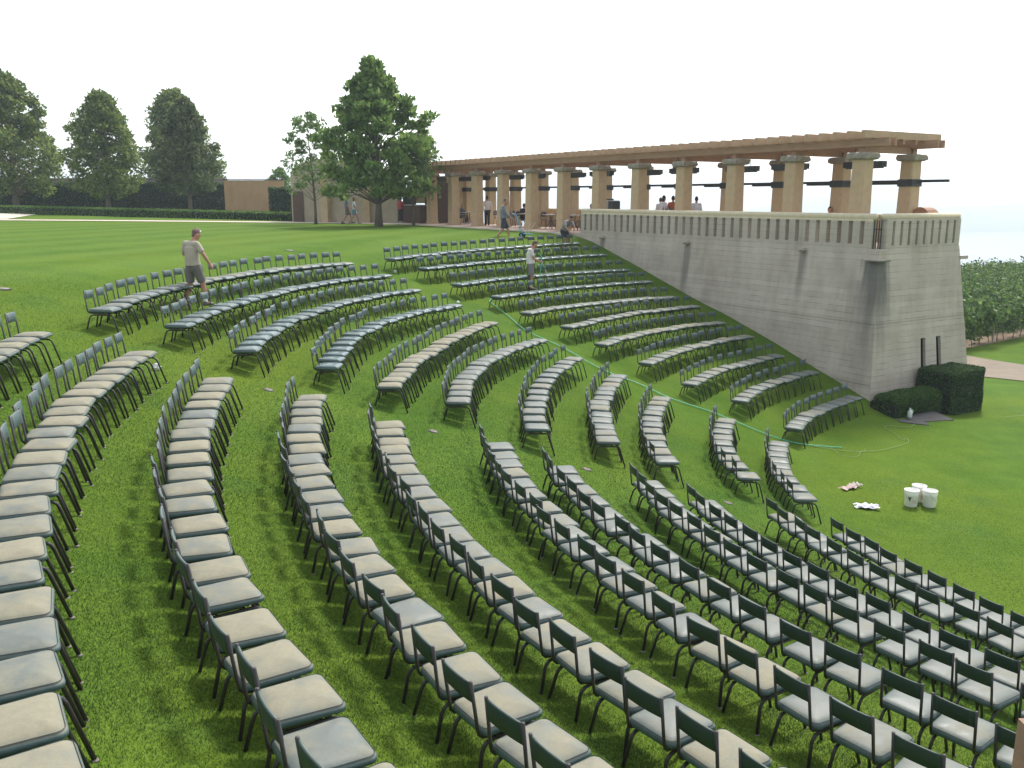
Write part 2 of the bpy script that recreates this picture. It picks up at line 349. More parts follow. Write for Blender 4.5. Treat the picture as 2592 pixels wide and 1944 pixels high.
# right face with two slit windows
WB=[(2.12,2.38),(2.98,3.24)]; WZ=(-.6,2.05)
def rf(u,z): return (-off(z), -off(z)+(BW+2*off(z))*u, z)      # u 0..1 across the face
SLIT_BACKS=[]; us=[0]+[k for w in WB for k in ((w[0]+.4)/(BW+.8),(w[1]+.4)/(BW+.8))]+[1]
zsr=[zb,WZ[0],WZ[1],JZ[0]-.016]
for i in range(len(us)-1):
    for j in range(3):
        if j==1 and i in (1,3): 
            q=[rf(us[i],zsr[1]),rf(us[i+1],zsr[1]),rf(us[i+1],zsr[2]),rf(us[i],zsr[2])]; p=[(a+.10,b_,z) for a,b_,z in q]
            for k in range(4): tquad(mb,[q[k],q[(k+1)%4],p[(k+1)%4],p[k]])
            SLIT_BACKS.append(p); continue
        tquad(mb,[rf(us[i],zsr[j]),rf(us[i+1],zsr[j]),rf(us[i+1],zsr[j+1]),rf(us[i],zsr[j+1])])
for (z0,g0),(z1,g1) in zip(lev[5:-1],lev[6:]): tquad(mb,[(-off(z0)+g0,-off(z0)+g0,z0),(-off(z0)+g0,BW+off(z0),z0),(-off(z1)+g1,BW+off(z1),z1),(-off(z1)+g1,-off(z1)+g1,z1)])
tquad(mb,[(-o_,BW+o_,zb),(L1,BW+o_,zb),(L1,BW,RIMZ),(0,BW,RIMZ)])
tquad(mb,[(0,0,RIMZ-.003),(0,BW,RIMZ-.003),(L1,BW,RIMZ-.003),(L1,0,RIMZ-.003)])
tpart('wall',mb,MAT_CONC)
M_SLITDARK=pm('slit_unlit_black',(.004,.005,.006),None,3,.9,0,None,.0)  # near-black matt sheet, painting the unlit depth inside the slits
for p in SLIT_BACKS:
    mb=MB(); tquad(mb,p); tpart('slit_dark_sheet',mb,M_SLITDARK)
def abox(mb,a0,a1,b0,b1,z0,z1,mi=0):
    mb.hexa([ab(a0,b0,z0),ab(a1,b0,z0),ab(a1,b1,z0),ab(a0,b1,z0)],[ab(a0,b0,z1),ab(a1,b0,z1),ab(a1,b1,z1),ab(a0,b1,z1)],mi)
# balustrade: sill, blades, lintel, rail
M_RAIL=pm('cream_stone_rail',(.64,.57,.40),(.54,.48,.33),5,.75,.15)
A0,A1=.32,15.75; n=35; pit=(A1-A0)/(n+.62)
mb=MB(); abox(mb,A0,A1,.003,.28,RIMZ-.001,RIMZ+.14); tpart('balustrade_sill',mb,MAT_CONC)
mb=MB(); abox(mb,A0,A1,.006,.277,RIMZ+.86,RIMZ+.93); tpart('balustrade_lintel',mb,M_RAIL)
for i in range(n+1):
    mb=MB(); a=A0+i*pit; abox(mb,a,a+pit*.62,.0,.28,RIMZ+.1395,RIMZ+.8605); tpart('baluster',mb,MAT_CONC)
mb=MB(); mb.tube([ab(A0-.05,.14,RIMZ+1.0),ab(A1+.05,.14,RIMZ+1.0)],.1,14); tpart('handrail',mb,M_RAIL,smooth=True)
B0,B1=.34,4.26; n=9; pit=(B1-B0)/(n+.68)
mb=MB(); abox(mb,.003,.28,B0,B1,RIMZ-.001,RIMZ+.1); tpart('balustrade_sill',mb,MAT_CONC)
mb=MB(); abox(mb,.006,.277,B0,B1,RIMZ+.86,RIMZ+.93); tpart('balustrade_lintel',mb,MAT_CONC)
for i in range(n+1):
    mb=MB(); v=B0+i*pit; abox(mb,0,.28,v,v+pit*.68,RIMZ+.0995,RIMZ+.8605); tpart('baluster',mb,MAT_CONC)
mb=MB(); mb.tube([ab(.14,B0-.05,RIMZ+1.0),ab(.14,B1+.03,RIMZ+1.0)],.1,14); tpart('handrail',mb,M_RAIL,smooth=True)
mb=MB(); abox(mb,-.22,.34,-.22,.34,4.62,4.70); tpart('ledge',mb,MAT_CONC)
mb=MB(); abox(mb,-.1,.22,-.1,.22,4.6995,4.95); tpart('scupper',mb,MAT_CONC)
mb=MB(); abox(mb,-.1,.35,BW+.002,BW+.42,4.55,4.66); tpart('ledge',mb,MAT_CONC)
M_IRON=pm('black_iron',(.012,.012,.013),(.02,.02,.02),9,.5)
mb=MB()
for k in range(4): abox(mb,.13+.05*k,.15+.05*k,.24-.05*k,.26-.05*k,5.0,5.9)
abox(mb,.1,.3,.18,.2,5.6,5.63); tpart('corner_grille',mb,M_IRON)
for a in SPOUTS:
    mb=MB(); abox(mb,a-.1,a+.1,-.2,.05,RIMZ-.2,RIMZ-.08); abox(mb,a-.035,a+.035,-.26,-.2,RIMZ-.16,RIMZ-.12); tpart('spout',mb,MAT_CONC)
# floor
M_PAVE=pm('pink_terrace_paving',(.42,.30,.24),(.34,.25,.20),2.5,.8,.1)
mb=MB(); abox(mb,.29,L1+.01,.29,BW,RIMZ-.002,RIMZ+.012); abox(mb,L1,LW,-.25,BW,4.3,RIMZ+.012)
struct(obj('terrace_floor',mb.mesh('terrace_floor',M_PAVE)))
mb=MB(); abox(mb,L1-1.4,LW,-.55,-.2505,4.2,RIMZ+.004); struct(obj('terrace_kerb',mb.mesh('terrace_kerb',M_PATH)))
M_STUC=pm('tan_stucco',(.50,.38,.235),(.42,.315,.19),3,.9,.15,40)
M_STUCG=pm('grey_tan_stucco',(.43,.37,.275),(.36,.31,.23),2,.9,.15,40)
pr=thing('parapet','low tan parapet along the far edge of the pergola terrace','parapet',ab(0,BW,RIMZ))
mb=MB(); abox(mb,.3,26.0,BW-.28,BW+.02,3.0,RIMZ+.93); tpart('wall',mb,M_STUC,pr)
mb=MB(); abox(mb,.25,26.05,BW-.34,BW+.08,RIMZ+.9295,RIMZ+1.0); tpart('coping',mb,M_RAIL,pr)

# ------------------------------------------------------------------ pergola
M_BEAM=pm('reddish_timber',(.38,.235,.148),(.28,.17,.105),2.2,.7,.2,30,scl=(1,1,6))
M_RAFT=pm('weathered_rafter_timber',(.48,.33,.21),(.38,.26,.16),2.6,.75,.2,30)
M_CAP=pm('rough_grey_capstone',(.36,.32,.255),(.20,.18,.15),7,.95,.9,14)
M_SHAFT=pm('tan_rendered_column',(.50,.37,.225),(.43,.315,.19),4,.9,.2,45)
M_BLACK=pm('black_powder_coat',(.016,.017,.02),(.026,.027,.03),8,.45)
pg=thing('pergola','long timber pergola on two rows of square tan columns','pergola',ab(1.47,.85,RIMZ))
CA=[1.47+2.81*i for i in range(12)]
def loc_ab(mb_fn): pass
# column meshes are shared: local frame with x = a, y = b
RZ=math.atan2(E1[1],E1[0])      # rotate local +x onto E1; local +y then points to -E2
def colmesh():
    mb=MB(); w0,w1,c=.27,.245,.035; H=2.79
    def ring(w,z): return [(w-c,-w,z),(w,-w+c,z),(w,w-c,z),(w-c,w,z),(-w+c,w,z),(-w,w-c,z),(-w,-w+c,z),(-w+c,-w,z)]
    zs=[0,.14,.1401,H]; ws=[w0+.03,w0+.03,w0,w1]; vs=[p for w,z in zip(ws,zs) for p in ring(w,z)]
    fs=[(i*8+k,i*8+(k+1)%8,(i+1)*8+(k+1)%8,(i+1)*8+k) for i in range(3) for k in range(8)]+[tuple(range(7,-1,-1)),tuple(24+k for k in range(8))]
    mb.add(vs,fs); return mb.mesh('column',M_SHAFT)
def capmesh(seed):
    rg=random.Random(seed); mb=MB(); n=6; w=.36; vs=[]; 
    rings=[(w-.05,2.79),(w,2.83),(w+.01,2.90),(w,2.97),(w-.03,3.01)]
    for rw,z in rings:
        for side in range(4):
            for k in range(n):
                t=-1+2*k/n; p={0:(t,-1),1:(1,t),2:(-t,1),3:(-1,-t)}[side]
                j=rg.uniform(-.016,.016)
                vs.append((p[0]*rw+p[0]*j,p[1]*rw+p[1]*j,z+rg.uniform(-.008,.008)))
    m4=4*n; fs=[(i*m4+k,i*m4+(k+1)%m4,(i+1)*m4+(k+1)%m4,(i+1)*m4+k) for i in range(4) for k in range(m4)]+[tuple(range(m4-1,-1,-1)),tuple(4*m4+k for k in range(m4))]
    mb.add(vs,fs); return mb.mesh('capital',M_CAP)
cm=colmesh(); caps=[capmesh(s) for s in range(4)]
mbb=MB(); mbb.box((0,0,2.07),(.56,.56,.24)); band_me=mbb.mesh('band',M_BLACK)
def place(o,a,b_,z,parent):
    x,y=ab(a,b_); o.location=(x-pg.location[0],y-pg.location[1],z-pg.location[2]); o.rotation_euler=(0,0,RZ); o.parent=parent
for row,bv in enumerate((.85,3.4)):
    for i,a in enumerate(CA):
        c=obj('column',cm); place(c,a,bv,RIMZ+.012,pg)
        obj('capital',caps[(i+row)%4],c)
        if row: obj('band',band_me,c)
        mb=MB(); abox(mb,a-.11,a+.11,bv-.11,bv+.11,RIMZ+3.0,RIMZ+3.26); tpart('post',mb,M_BEAM,pg)
CT=RIMZ+3.26; EA=CA[-1]+1.6
for bv in (.85,3.4):
    for sgn in (-1,1):
        mb=MB(); abox(mb,.42,EA,bv+sgn*.155-.045,bv+sgn*.155+.045,CT-.06,CT+.19); tpart('beam',mb,M_BEAM,pg)
for a in CA:
    mb=MB(); abox(mb,a-.06,a+.06,.98,3.26,RIMZ+3.03,RIMZ+3.25); tpart('cross_beam',mb,M_BEAM,pg)
    mb=MB(); 
nr=int((EA-1.0)/.562); rj=random.Random(4)
for i in range(nr+1):
    a=1.0+i*.562+rj.uniform(-.01,.01); e=rj.uniform(-.03,.03)
    mb=MB(); abox(mb,a-.065,a+.065,.14+e,4.16+e,CT+.191,CT+.425); tpart('rafter',mb,M_RAFT,pg)
for bv in (1.45,2.1,2.75):
    mb=MB(); abox(mb,.9,EA,bv-.05,bv+.05,CT+.04,CT+.189); tpart('purlin',mb,M_BEAM,pg)
# awning rail on the outer columns
aw=thing('awning_rail','thin black awning rail running along the outer row of pergola columns','rail',ab(0,3.72,RIMZ+2.1))
mb=MB(); abox(mb,.25,33,3.7,3.78,RIMZ+2.1,RIMZ+2.19); tpart('rail',mb,M_BLACK,aw)
for i in range(12):
    a=CA[i]; mb=MB(); abox(mb,a+.3,a+1.9,3.78,4.1,RIMZ+2.04,RIMZ+2.1); tpart('awning_arm_panel',mb,M_BLACK,aw)
# heaters hung under the beams
for i in range(11):
    a=CA[i]+.95; bv=1.7 if i%2 else 2.2
    h=thing('patio_heater','long black infrared heater hung under the pergola, columns %s and %s from the corner'%(('first','second','third','fourth','fifth','sixth','seventh','eighth','ninth','tenth','eleventh')[i],('second','third','fourth','fifth','sixth','seventh','eighth','ninth','tenth','eleventh','twelfth')[i]),'heater',ab(a,bv,RIMZ+2.6),group='heaters under the pergola')
    mb=MB(); abox(mb,a-.78,a+.78,bv-.13,bv+.13,RIMZ+2.60,RIMZ+2.80); tpart('housing',mb,M_BLACK,h)
    mb=MB(); abox(mb,a-.7,a+.7,bv-.09,bv+.09,RIMZ+2.56,RIMZ+2.5995); tpart('reflector',mb,pm('heater_element',(.06,.055,.05),(.03,.03,.03),9,.4),h)
    for s in (-.4,.4):
        mb=MB(); mb.tube([ab(a+s,bv,RIMZ+2.799),ab(a+s,bv,CT+.04)],.012,6); tpart('hanger_rod',mb,M_BLACK,h)
# ------------------------------------------------------------------ hedges, trees, vines
def hedge(name,label,cx,cy,rz,dims,z0,leaf,nper,stops,seed,round_=.12,group=None,boxc=(.012,.02,.010)):
    rgn=np.random.default_rng(seed); lx,ly,h=dims
    e=thing(name,label,'hedge',(cx,cy,z0),rz,group)
    mb=MB(); i=leaf*.6; prof=[]
    for ins,z in ((i,0),(i,h-round_),(i+round_*.6,h-i)):
        prof.append([(sx*(lx/2-ins),sy*(ly/2-ins),z) for sx,sy in ((-1,-1),(1,-1),(1,1),(-1,1))])
    vs=[p for r in prof for p in r]; fs=[(r*4+k,r*4+(k+1)%4,(r+1)*4+(k+1)%4,(r+1)*4+k) for r in range(2) for k in range(4)]+[(8,9,10,11),(3,2,1,0)]
    mb.add(vs,fs); obj('shade_core',mb.mesh('shade_core',pm('hedge_inner_shade',boxc,(.006,.010,.006),4,1)),e)  # solid core coloured near-black for the shade behind the leaves
    areas=[lx*ly,lx*h,lx*h,ly*h,ly*h]; Ps=[];Ns=[]
    for a,(ax,nrm) in zip(areas,(('t',(0,0,1)),('f',(0,-1,0)),('b',(0,1,0)),('l',(-1,0,0)),('r',(1,0,0)))):
        n=int(a*nper); U=rgn.uniform(-.5,.5,(n,2))
        if ax=='t': p=np.stack([U[:,0]*lx,U[:,1]*ly,np.full(n,h)],1)
        elif ax in 'fb': p=np.stack([U[:,0]*lx,np.full(n,nrm[1]*ly/2),(U[:,1]+.5)*h],1)
        else: p=np.stack([np.full(n,nrm[0]*lx/2),U[:,0]*ly,(U[:,1]+.5)*h],1)
        p+=np.array(nrm)*rgn.normal(-.2,.45,n)[:,None]*leaf
        # round off the top edges
        q=p.copy(); dx=np.maximum(0,np.abs(p[:,0])-(lx/2-round_)); dy=np.maximum(0,np.abs(p[:,1])-(ly/2-round_)); dz=np.maximum(0,p[:,2]-(h-round_))
        L=np.sqrt(dx**2+dy**2+dz**2)+1e-9; s=np.where(L>round_,round_/L,1)
        q[:,0]-=np.sign(p[:,0])*dx*(1-s); q[:,1]-=np.sign(p[:,1])*dy*(1-s); q[:,2]-=dz*(1-s)
        q+=.35*leaf*np.sin(q[:,[1,2,0]]*5.0+seed)
        Ps.append(q); Ns.append(np.tile(np.array(nrm,float),(n,1)))
    Pp=np.concatenate(Ps); Nn=np.concatenate(Ns); V,F=leaves(Pp,leaf,seed,.0,.6,Nn)
    obj('foliage',np_mesh('foliage',V,F,leaf_mat(name+'_leaf'+str(seed),stops,.2)),e); return e
DK=[(0,(.026,.060,.018)),(.6,(.052,.105,.032)),(1,(.095,.165,.055))]
MID=[(0,(.03,.07,.014)),(.6,(.052,.112,.02)),(1,(.085,.16,.03))]
# hedges at the foot of the tower
RE2=math.atan2(E2[1],E2[0])
cx,cy=ab(-1.22,.36); hedge('clipped_hedge','low rounded clipped hedge at the foot of the concrete wall corner',cx,cy,RE2,(2.5,.95,.78),-.12,.05,1500,MID,21,.3)
cx,cy=ab(-1.2,2.62); hedge('clipped_hedge','tall square dark clipped hedge below the slit windows',cx,cy,RE2,(1.85,1.25,1.42),-.25,.05,1500,DK,22,.1)
# far left hedges
def along(p,q): return (p[0]+q[0])/2,(p[1]+q[1])/2,math.atan2(q[1]-p[1],q[0]-p[0]),math.hypot(q[0]-p[0],q[1]-p[1])
x,y,a,L=along((-62,84),(-9.6,62.2)); hedge('low_hedge','long low bright green clipped hedge beyond the path',x,y,a,(L,1.1,.85),4.93,.10,240,[(0,(.055,.13,.018)),(.6,(.095,.20,.03)),(1,(.15,.27,.05))],23,.15)
bpy.data.objects['low_hedge'].rotation_euler=(0,.0135,a); bpy.data.objects['low_hedge'].location.z=4.99
x,y,a,L=along((-66,90),(-27.4,88)); hedge('tall_hedge','tall dark clipped hedge along the boundary wall',x,y,a,(L,1.3,2.75),5.2,.15,110,DK,24,.15)
hedge('hedge_block','dark square hedge block between plank fence and arched building',-20.2,80,.0,(2.0,1.2,2.4),5.05,.13,160,DK,25,.15)
M_BARK=pm('grey_brown_bark',(.15,.12,.09),(.09,.075,.06),5,.95,.6,12,scl=(3,3,.6))
def tree(name,label,x,y,z0,H,tr,cb,W,prof,ncl,nl,leaf,stops,seed,clr=.5,flat=.55,lean=(0,0),trans=.35,group=None,lim=26,droop=.3,extra=()):
    rgn=np.random.default_rng(seed); e=thing(name,label,'tree',(x,y,z0),0,group)
    mb=MB(); pts=[];rs=[]
    for i in range(9):
        t=i/8; pts.append((lean[0]*t*t+.05*math.sin(t*5+seed),lean[1]*t*t+.05*math.cos(t*4+seed),H*.93*t)); rs.append(tr*(1.35 if i==0 else 1)*(1-t)**.8+.012)
    mb.tube(pts,rs,9); obj('trunk',mb.mesh('trunk',M_BARK,True),e)
    C=[]
    T=np.sort((np.arange(ncl)+rgn.random(ncl))/ncl)**.85
    for i,t in enumerate(T):
        h=cb+(H-cb)*t; az=i*2.39996+rgn.normal(0,.3); wr=W*prof(t)*(1+.25*math.sin(i*7.2+seed)*rgn.random()+.08*math.sin(2*az+seed+4*t)+.08*math.sin(3*az-seed*2+9*t))
        rr=wr*(rgn.uniform(.15,1.0)**.55)
        C.append((lean[0]*(h/H)**2+rr*math.cos(az),lean[1]*(h/H)**2+rr*math.sin(az),h+rgn.normal(0,.12)))
    C=np.array(C+list(extra)); ncl=len(C); mb=MB()
    for i in rgn.choice(ncl,min(ncl,lim*3),replace=False):
        c=C[i]; r=math.hypot(c[0],c[1]); hb=max(cb*.75,c[2]-.55*r-.2); m=(c[0]*.5,c[1]*.5,(hb+c[2])/2+.1*r)
        k=tr*.34*(1-c[2]/H*.6); mb.tube([(0,0,hb),m,tuple(c)],[k,k*.6,.012],5,cap=False)
    obj('limbs',mb.mesh('limbs',M_BARK,True),e)
    reps=rgn.poisson(nl,ncl); idx=np.repeat(np.arange(ncl),reps); g=rgn.normal(size=(len(idx),3)); g/=np.linalg.norm(g,axis=1)[:,None]+1e-9
    g*=(rgn.random(len(idx))**.4)[:,None]; sz=clr*rgn.uniform(.65,1.25,ncl)[idx]*(1-.35*((C[idx,2]-cb)/(H-cb)))
    Pp=C[idx]+g*sz[:,None]*np.array([1,1,flat]); out=g.copy(); out[:,2]+=.25
    V,F=leaves(Pp,leaf,seed+1,droop,.5,out); obj('crown',np_mesh('crown',V,F,leaf_mat(name+'_leaf'+str(seed),stops,trans)),e); return e
GR=[(0,(.05,.11,.024)),(.5,(.11,.20,.045)),(.85,(.17,.27,.07)),(1,(.24,.33,.10))]
GL2=[(0,(.07,.13,.04)),(.6,(.12,.20,.065)),(1,(.18,.26,.09))]
OAK=[(0,(.046,.088,.018)),(.5,(.105,.165,.036)),(.85,(.185,.24,.06)),(1,(.28,.32,.10))]
tier=lambda t:float(np.interp(t,[0,.15,.37,.58,.7,.86,1],[2.9,3.3,3.0,2.45,1.85,1.1,.2]))/3.35*(.93+.1*math.sin(t*31+.6))
cone=lambda t:(1-t)**.62*(.72+.28*min(1,t*6))+.05
tree('broadleaf_tree','large bright green layered broadleaf tree standing on the upper lawn',-7.75,52.8,4.9,9.1,.19,1.75,3.5,tier,215,80,.31,GR,31,.70,.52,(-.2,0),.45,None,30,-.15,[(2.6,-.3,5.9),(3.0,-.35,6.15),(2.2,-.2,5.7),(-2.6,-.3,4.9),(2.9,-.5,4.3),(-1.9,-.5,6.6),(1.9,-.4,7.1)])
tree('young_tree','slender pale young tree beside the large layered tree',-12.34,56.9,4.93,6.6,.075,1.9,2.1,lambda t:.35+.65*math.sin(math.pi*min(1,t*.9+.12)),46,55,.22,GL2,32,.62,.6,(-.2,0),.4)
tree('young_tree','small pale young tree in front of the kiosk',-5.95,54.4,4.93,4.9,.07,1.8,1.75,lambda t:.4+.6*math.sin(math.pi*min(1,t+.08)),38,60,.22,GL2,33,.6,.6,(.5,0),.4)
pyr=lambda t:(.62+.38*math.sin(min(1,t*3.2)*math.pi/2))*(1-t**2.0)**.8*.98+.06
oak='oaks along the boundary'
tree('oak_tree','tall dark oak half cut off at the forecourt end of the low hedge',-44.6,82,5.35,11.7,.24,1.9,4.2,pyr,170,135,.3,OAK,41,1.05,.75,(0,0),.42,oak)
tree('oak_tree','dark pyramidal oak standing alone before the boundary hedge',-34.3,77.5,5.3,9.7,.19,1.7,3.1,pyr,170,120,.27,OAK,42,.85,.75,(.0,0),.42,oak)
tree('oak_tree','lighter oak with slim pale trunk near the plank fence',-26.5,75,5.25,8.9,.14,1.9,2.5,pyr,140,120,.26,[(0,(.036,.062,.022)),(.5,(.075,.108,.038)),(1,(.16,.185,.075))],43,.75,.75,(0,0),.3,oak)
tree('oak_tree','broad hazy oak rising behind the boundary wall',-33.6,93,5.2,11.6,.22,2.4,3.9,pyr,170,130,.32,OAK,44,1.1,.75,(-.4,0),.42,oak)
tree('bush','rounded green bush showing over the plank fence',-22.8,90,5.0,4.3,.1,1.8,1.5,lambda t:math.sin(math.pi*min(1,t*.8+.2)),30,90,.22,GR,45,.6,.8)
# vineyard
M_POST=pm('grey_vine_post',(.32,.28,.23),(.24,.21,.17),6,.9,.3)
vr=random.Random(5)
VN=['first','second','third','fourth','fifth','sixth','seventh','eighth','ninth','tenth','eleventh','twelfth']
for r in range(12):
    y0=44.6+r*2.75; xa=y0*(.492 if r==0 else .47); L=14+r*.6
    px0,py0=xa,y0; dx,dy=.80,.60      # direction of a row
    e=thing('vine_row','trellised grape vine row, %s row back from the gravel road'%VN[r],'vines',(px0,py0,ground(px0,py0)),0,'rows of vines beyond the road')
    nP=[]; nO=[]; rgn=np.random.default_rng(60+r)
    for k in range(int(L/.9)):
        s=k*.9+vr.uniform(-.1,.1); x=s*dx; y=s*dy; zg_=ground(px0+x,py0+y)-ground(px0,py0)
        if r<4:
            mb=MB(); mb.tube([(x,y,zg_-.05),(x+vr.uniform(-.1,.1),y+vr.uniform(-.1,.1),zg_+.35),(x+vr.uniform(-.12,.12),y,zg_+.8)],[.03,.022,.02],5); obj('trunk',mb.mesh('trunk',M_BARK),e)
        n=420 if r<4 else 260
        cc=np.stack([x+rgn.uniform(-.5,.5,9)*dx+rgn.normal(0,.16,9),y+rgn.uniform(-.5,.5,9)*dy+rgn.normal(0,.16,9),zg_+.7+1.2*rgn.random(9)],1); cc[0,2]+=.35; P0=cc[rgn.integers(0,9,n)]+rgn.normal(0,1,(n,3))*np.array([.17,.17,.2]); nP.append(P0)
        nO.append(np.stack([rgn.normal(0,.3,n)-.475*0,np.sign(P0[:,1]-y),rgn.normal(.2,.3,n)],1))
        if k%5==0 and r<5:
            mb=MB(); mb.tube([(x+.2,y+.05,zg_-.1),(x+.2,y+.05,zg_+1.75)],.045,7); obj('post',mb.mesh('post',M_POST),e)
    V,F=leaves(np.concatenate(nP),.17,70+r,.3,.8,np.concatenate(nO)); obj('foliage',np_mesh('foliage',V,F,leaf_mat('vine_leaf',[(0,(.026,.066,.014)),(.5,(.060,.130,.028)),(.85,(.115,.20,.045)),(1,(.20,.29,.08))],.35)),e)
# ------------------------------------------------------------------ buildings and fence at the back
M_WALLG=pm('boundary_wall_render',(.30,.265,.215),(.25,.22,.18),1.2,.9,.1)
bw=thing('boundary_wall','long grey-tan boundary wall behind the dark hedge','wall',(-50,91,5))
mb=MB(); x,y,a,L=along((-78,93),(-28.2,90.2)); mb.box((x+50,y-91,1.65),(L,.35,3.5),a); obj('wall',mb.mesh('wall',M_WALLG),bw)
mb=MB(); mb.box((x+50,y-91,3.445),(L+.1,.5,.1),a); obj('coping',mb.mesh('coping',pm('wall_coping',(.38,.34,.28),None,2,.9)),bw)
M_PLANK=pm('orange_brown_plank',(.52,.32,.19),(.44,.27,.155),2.5,.75,.2,20,scl=(1,1,.3))
pf=thing('plank_fence','tall orange-brown vertical plank fence between two hedges','fence',(-23.6,84,5.1))
pr_=random.Random(8)
for k in range(26):
    mb=MB(); w=.212; mb.box((-2.75+k*w,pr_.uniform(-.006,.006),1.5),(w-.012,.04,3.05+pr_.uniform(-.01,.01))); obj('plank',mb.mesh('plank',M_PLANK),pf)
mb=MB(); mb.box((-.1,.08,1.5),(5.5,.06,3.0)); obj('backing',mb.mesh('backing',M_BARK),pf)
mb=MB(); mb.box((-.1,0,3.09),(5.6,.2,.08)); obj('cap_rail',mb.mesh('cap_rail',pm('dark_cap',(.10,.085,.07),None,3,.8)),pf)
# arched stucco building behind the trees
bd=thing('winery_building','low tan stucco building with rounded gable and chimney behind the trees','building',(-11.5,61.2,4.9))
def bbox(name,c,d,mat,parent=bd,rz=0):
    mb=MB(); mb.box(c,d,rz); return obj(name,mb.mesh(name,mat),parent)
# rounded gable end wall
mb=MB(); n=18; R0=2.3; cxg=-1.15; ring=[(cxg-R0,0),(cxg+R0,0)]+[(cxg+R0*math.cos(math.pi*k/n),3.1+1.15*math.sin(math.pi*k/n)) for k in range(n+1)]
m_=len(ring); vs=[(x,0.6,z) for x,z in ring]+[(x,6,z) for x,z in ring]
mb.add(vs,[tuple(range(m_)),tuple(range(2*m_-1,m_-1,-1))]+[(k,(k+1)%m_,m_+(k+1)%m_,m_+k) for k in range(m_)]); obj('gable_wall',mb.mesh('gable_wall',M_STUCG),bd)
bbox('wall',(1.1,-.6,1.7),(6.0,.5,3.4),M_STUCG,rz=-.33)
bbox('pilaster',(-.9,-.35,1.7),(.5,.6,3.42),M_STUC,rz=-.33)
bbox('pilaster',(2.0,-1.15,1.7),(.5,.6,3.42),M_STUC,rz=-.33)
bbox('pilaster',(3.95,-1.8,1.7),(.45,.6,3.42),M_STUCG,rz=-.33)
bbox('door',(-3.0,.56,1.05),(.7,.1,2.1),pm('brown_door',(.10,.06,.04),None,5,.6))
bbox('door',(4.75,-1.2,1.15),(.9,.12,2.3),pm('grey_door',(.10,.095,.085),None,5,.6),rz=-.33)
bbox('roof_slab',(2.4,1.2,3.46),(10,4.2,.12),pm('roof_edge',(.16,.14,.12),None,3,.8),rz=-.33)
c=bbox('chimney',(5.2,3.4,3.6),(1.05,1.0,4.6),M_STUC); bbox('chimney_cap',(5.2,3.4,6.02),(.8,.8,.24),M_CAP); bbox('chimney_pot',(5.2,3.4,6.4),(.5,.5,.55),M_BLACK)
# service kiosk at the head of the pergola
kx,ky=ab(34.2,2.6); kk=thing('service_kiosk','dark open service kiosk with counter and brown door at the pergola end','kiosk',(kx,ky,RIMZ),RZ)
M_BRN=pm('dark_brown_timber',(.085,.045,.028),(.06,.032,.02),3,.6,.15,20)
bbox('back_wall',(1.2,-1.4,1.5),(4.4,.2,3.0),M_STUC,kk); bbox('side_wall',(-1.0,-.6,1.5),(.15,1.8,3.0),M_STUC,kk)
bbox('door',(-1.1,.75,1.25),(.08,1.0,2.5),M_BRN,kk); bbox('counter',(.6,1.75,.55),(2.6,.6,1.1),M_BRN,kk); bbox('counter_top',(.6,1.75,1.125),(2.7,.7,.05),pm('pale_worktop',(.5,.47,.42),None,4,.5),kk)
bbox('shelf',(.8,-1.1,1.5),(2.2,.35,.05),M_BLACK,kk); bbox('drinks_cooler',(.3,.6,.9),(.9,.7,1.75),M_BLACK,kk); bbox('awning',(.8,.4,2.75),(3.6,3.2,.1),M_BLACK,kk)

# ------------------------------------------------------------------ terrace furniture
def bistro_chair_parts():
    out=[]; mb=MB(); mb.lathe([(.19,.44),(.21,.45),(.21,.465),(.18,.475)],14); out.append(('seat',mb.mesh('seat',M_BLACK)))
    mb=MB(); pts=[(-.19+.03*abs(math.cos(t)),.2*math.cos(t),.62+.26*math.sin(t)) for t in [math.pi*k/10 for k in range(11)]]
    mb.tube([(-.16,.2,.46)]+pts+[(-.16,-.2,.46)],.012,6); 
    for s in (-.12,-.06,0,.06,.12): mb.tube([(-.17,s,.47),(-.19,s,.86-abs(s)*.4)],.008,5)
    mb.box((-.185,0,.72),(.012,.3,.22)); out.append(('backrest',mb.mesh('backrest',pm('grey_wicker',(.09,.085,.08),(.06,.055,.05),30,.7))))
    for sx,sy in ((1,1),(1,-1),(-1,1),(-1,-1)):
        mb=MB(); mb.tube([(.14*sx,.14*sy,.45),(.2*sx,.2*sy,0)],.012,6); out.append(('leg',mb.mesh('leg',M_BLACK)))
    return out
BC=bistro_chair_parts()
def table_parts():
    out=[]; mb=MB(); mb.lathe([(.43,.70),(.45,.71),(.45,.73),(.43,.735)],22); out.append(('table_top',mb.mesh('table_top',pm('pale_table_top',(.36,.32,.28),None,5,.4))))
    for k in range(4):
        a=k*math.pi/2+.6; mb=MB(); mb.tube([(.1*math.cos(a),.1*math.sin(a),.70),(.05*math.cos(a),.05*math.sin(a),.4),(.3*math.cos(a),.3*math.sin(a),0)],.014,6); out.append(('leg',mb.mesh('leg',M_BLACK)))
    return out
TP=table_parts()
PZ=RIMZ+.012
def furn(name,parts,label,cat,a,b,rz,group):
    e=thing(name,label,cat,ab(a,b,PZ),rz,group)
    for nme,me in parts: obj(nme,me,e)
    return e
CNT=['first','second','third','fourth','fifth','sixth','seventh','eighth','ninth','tenth']
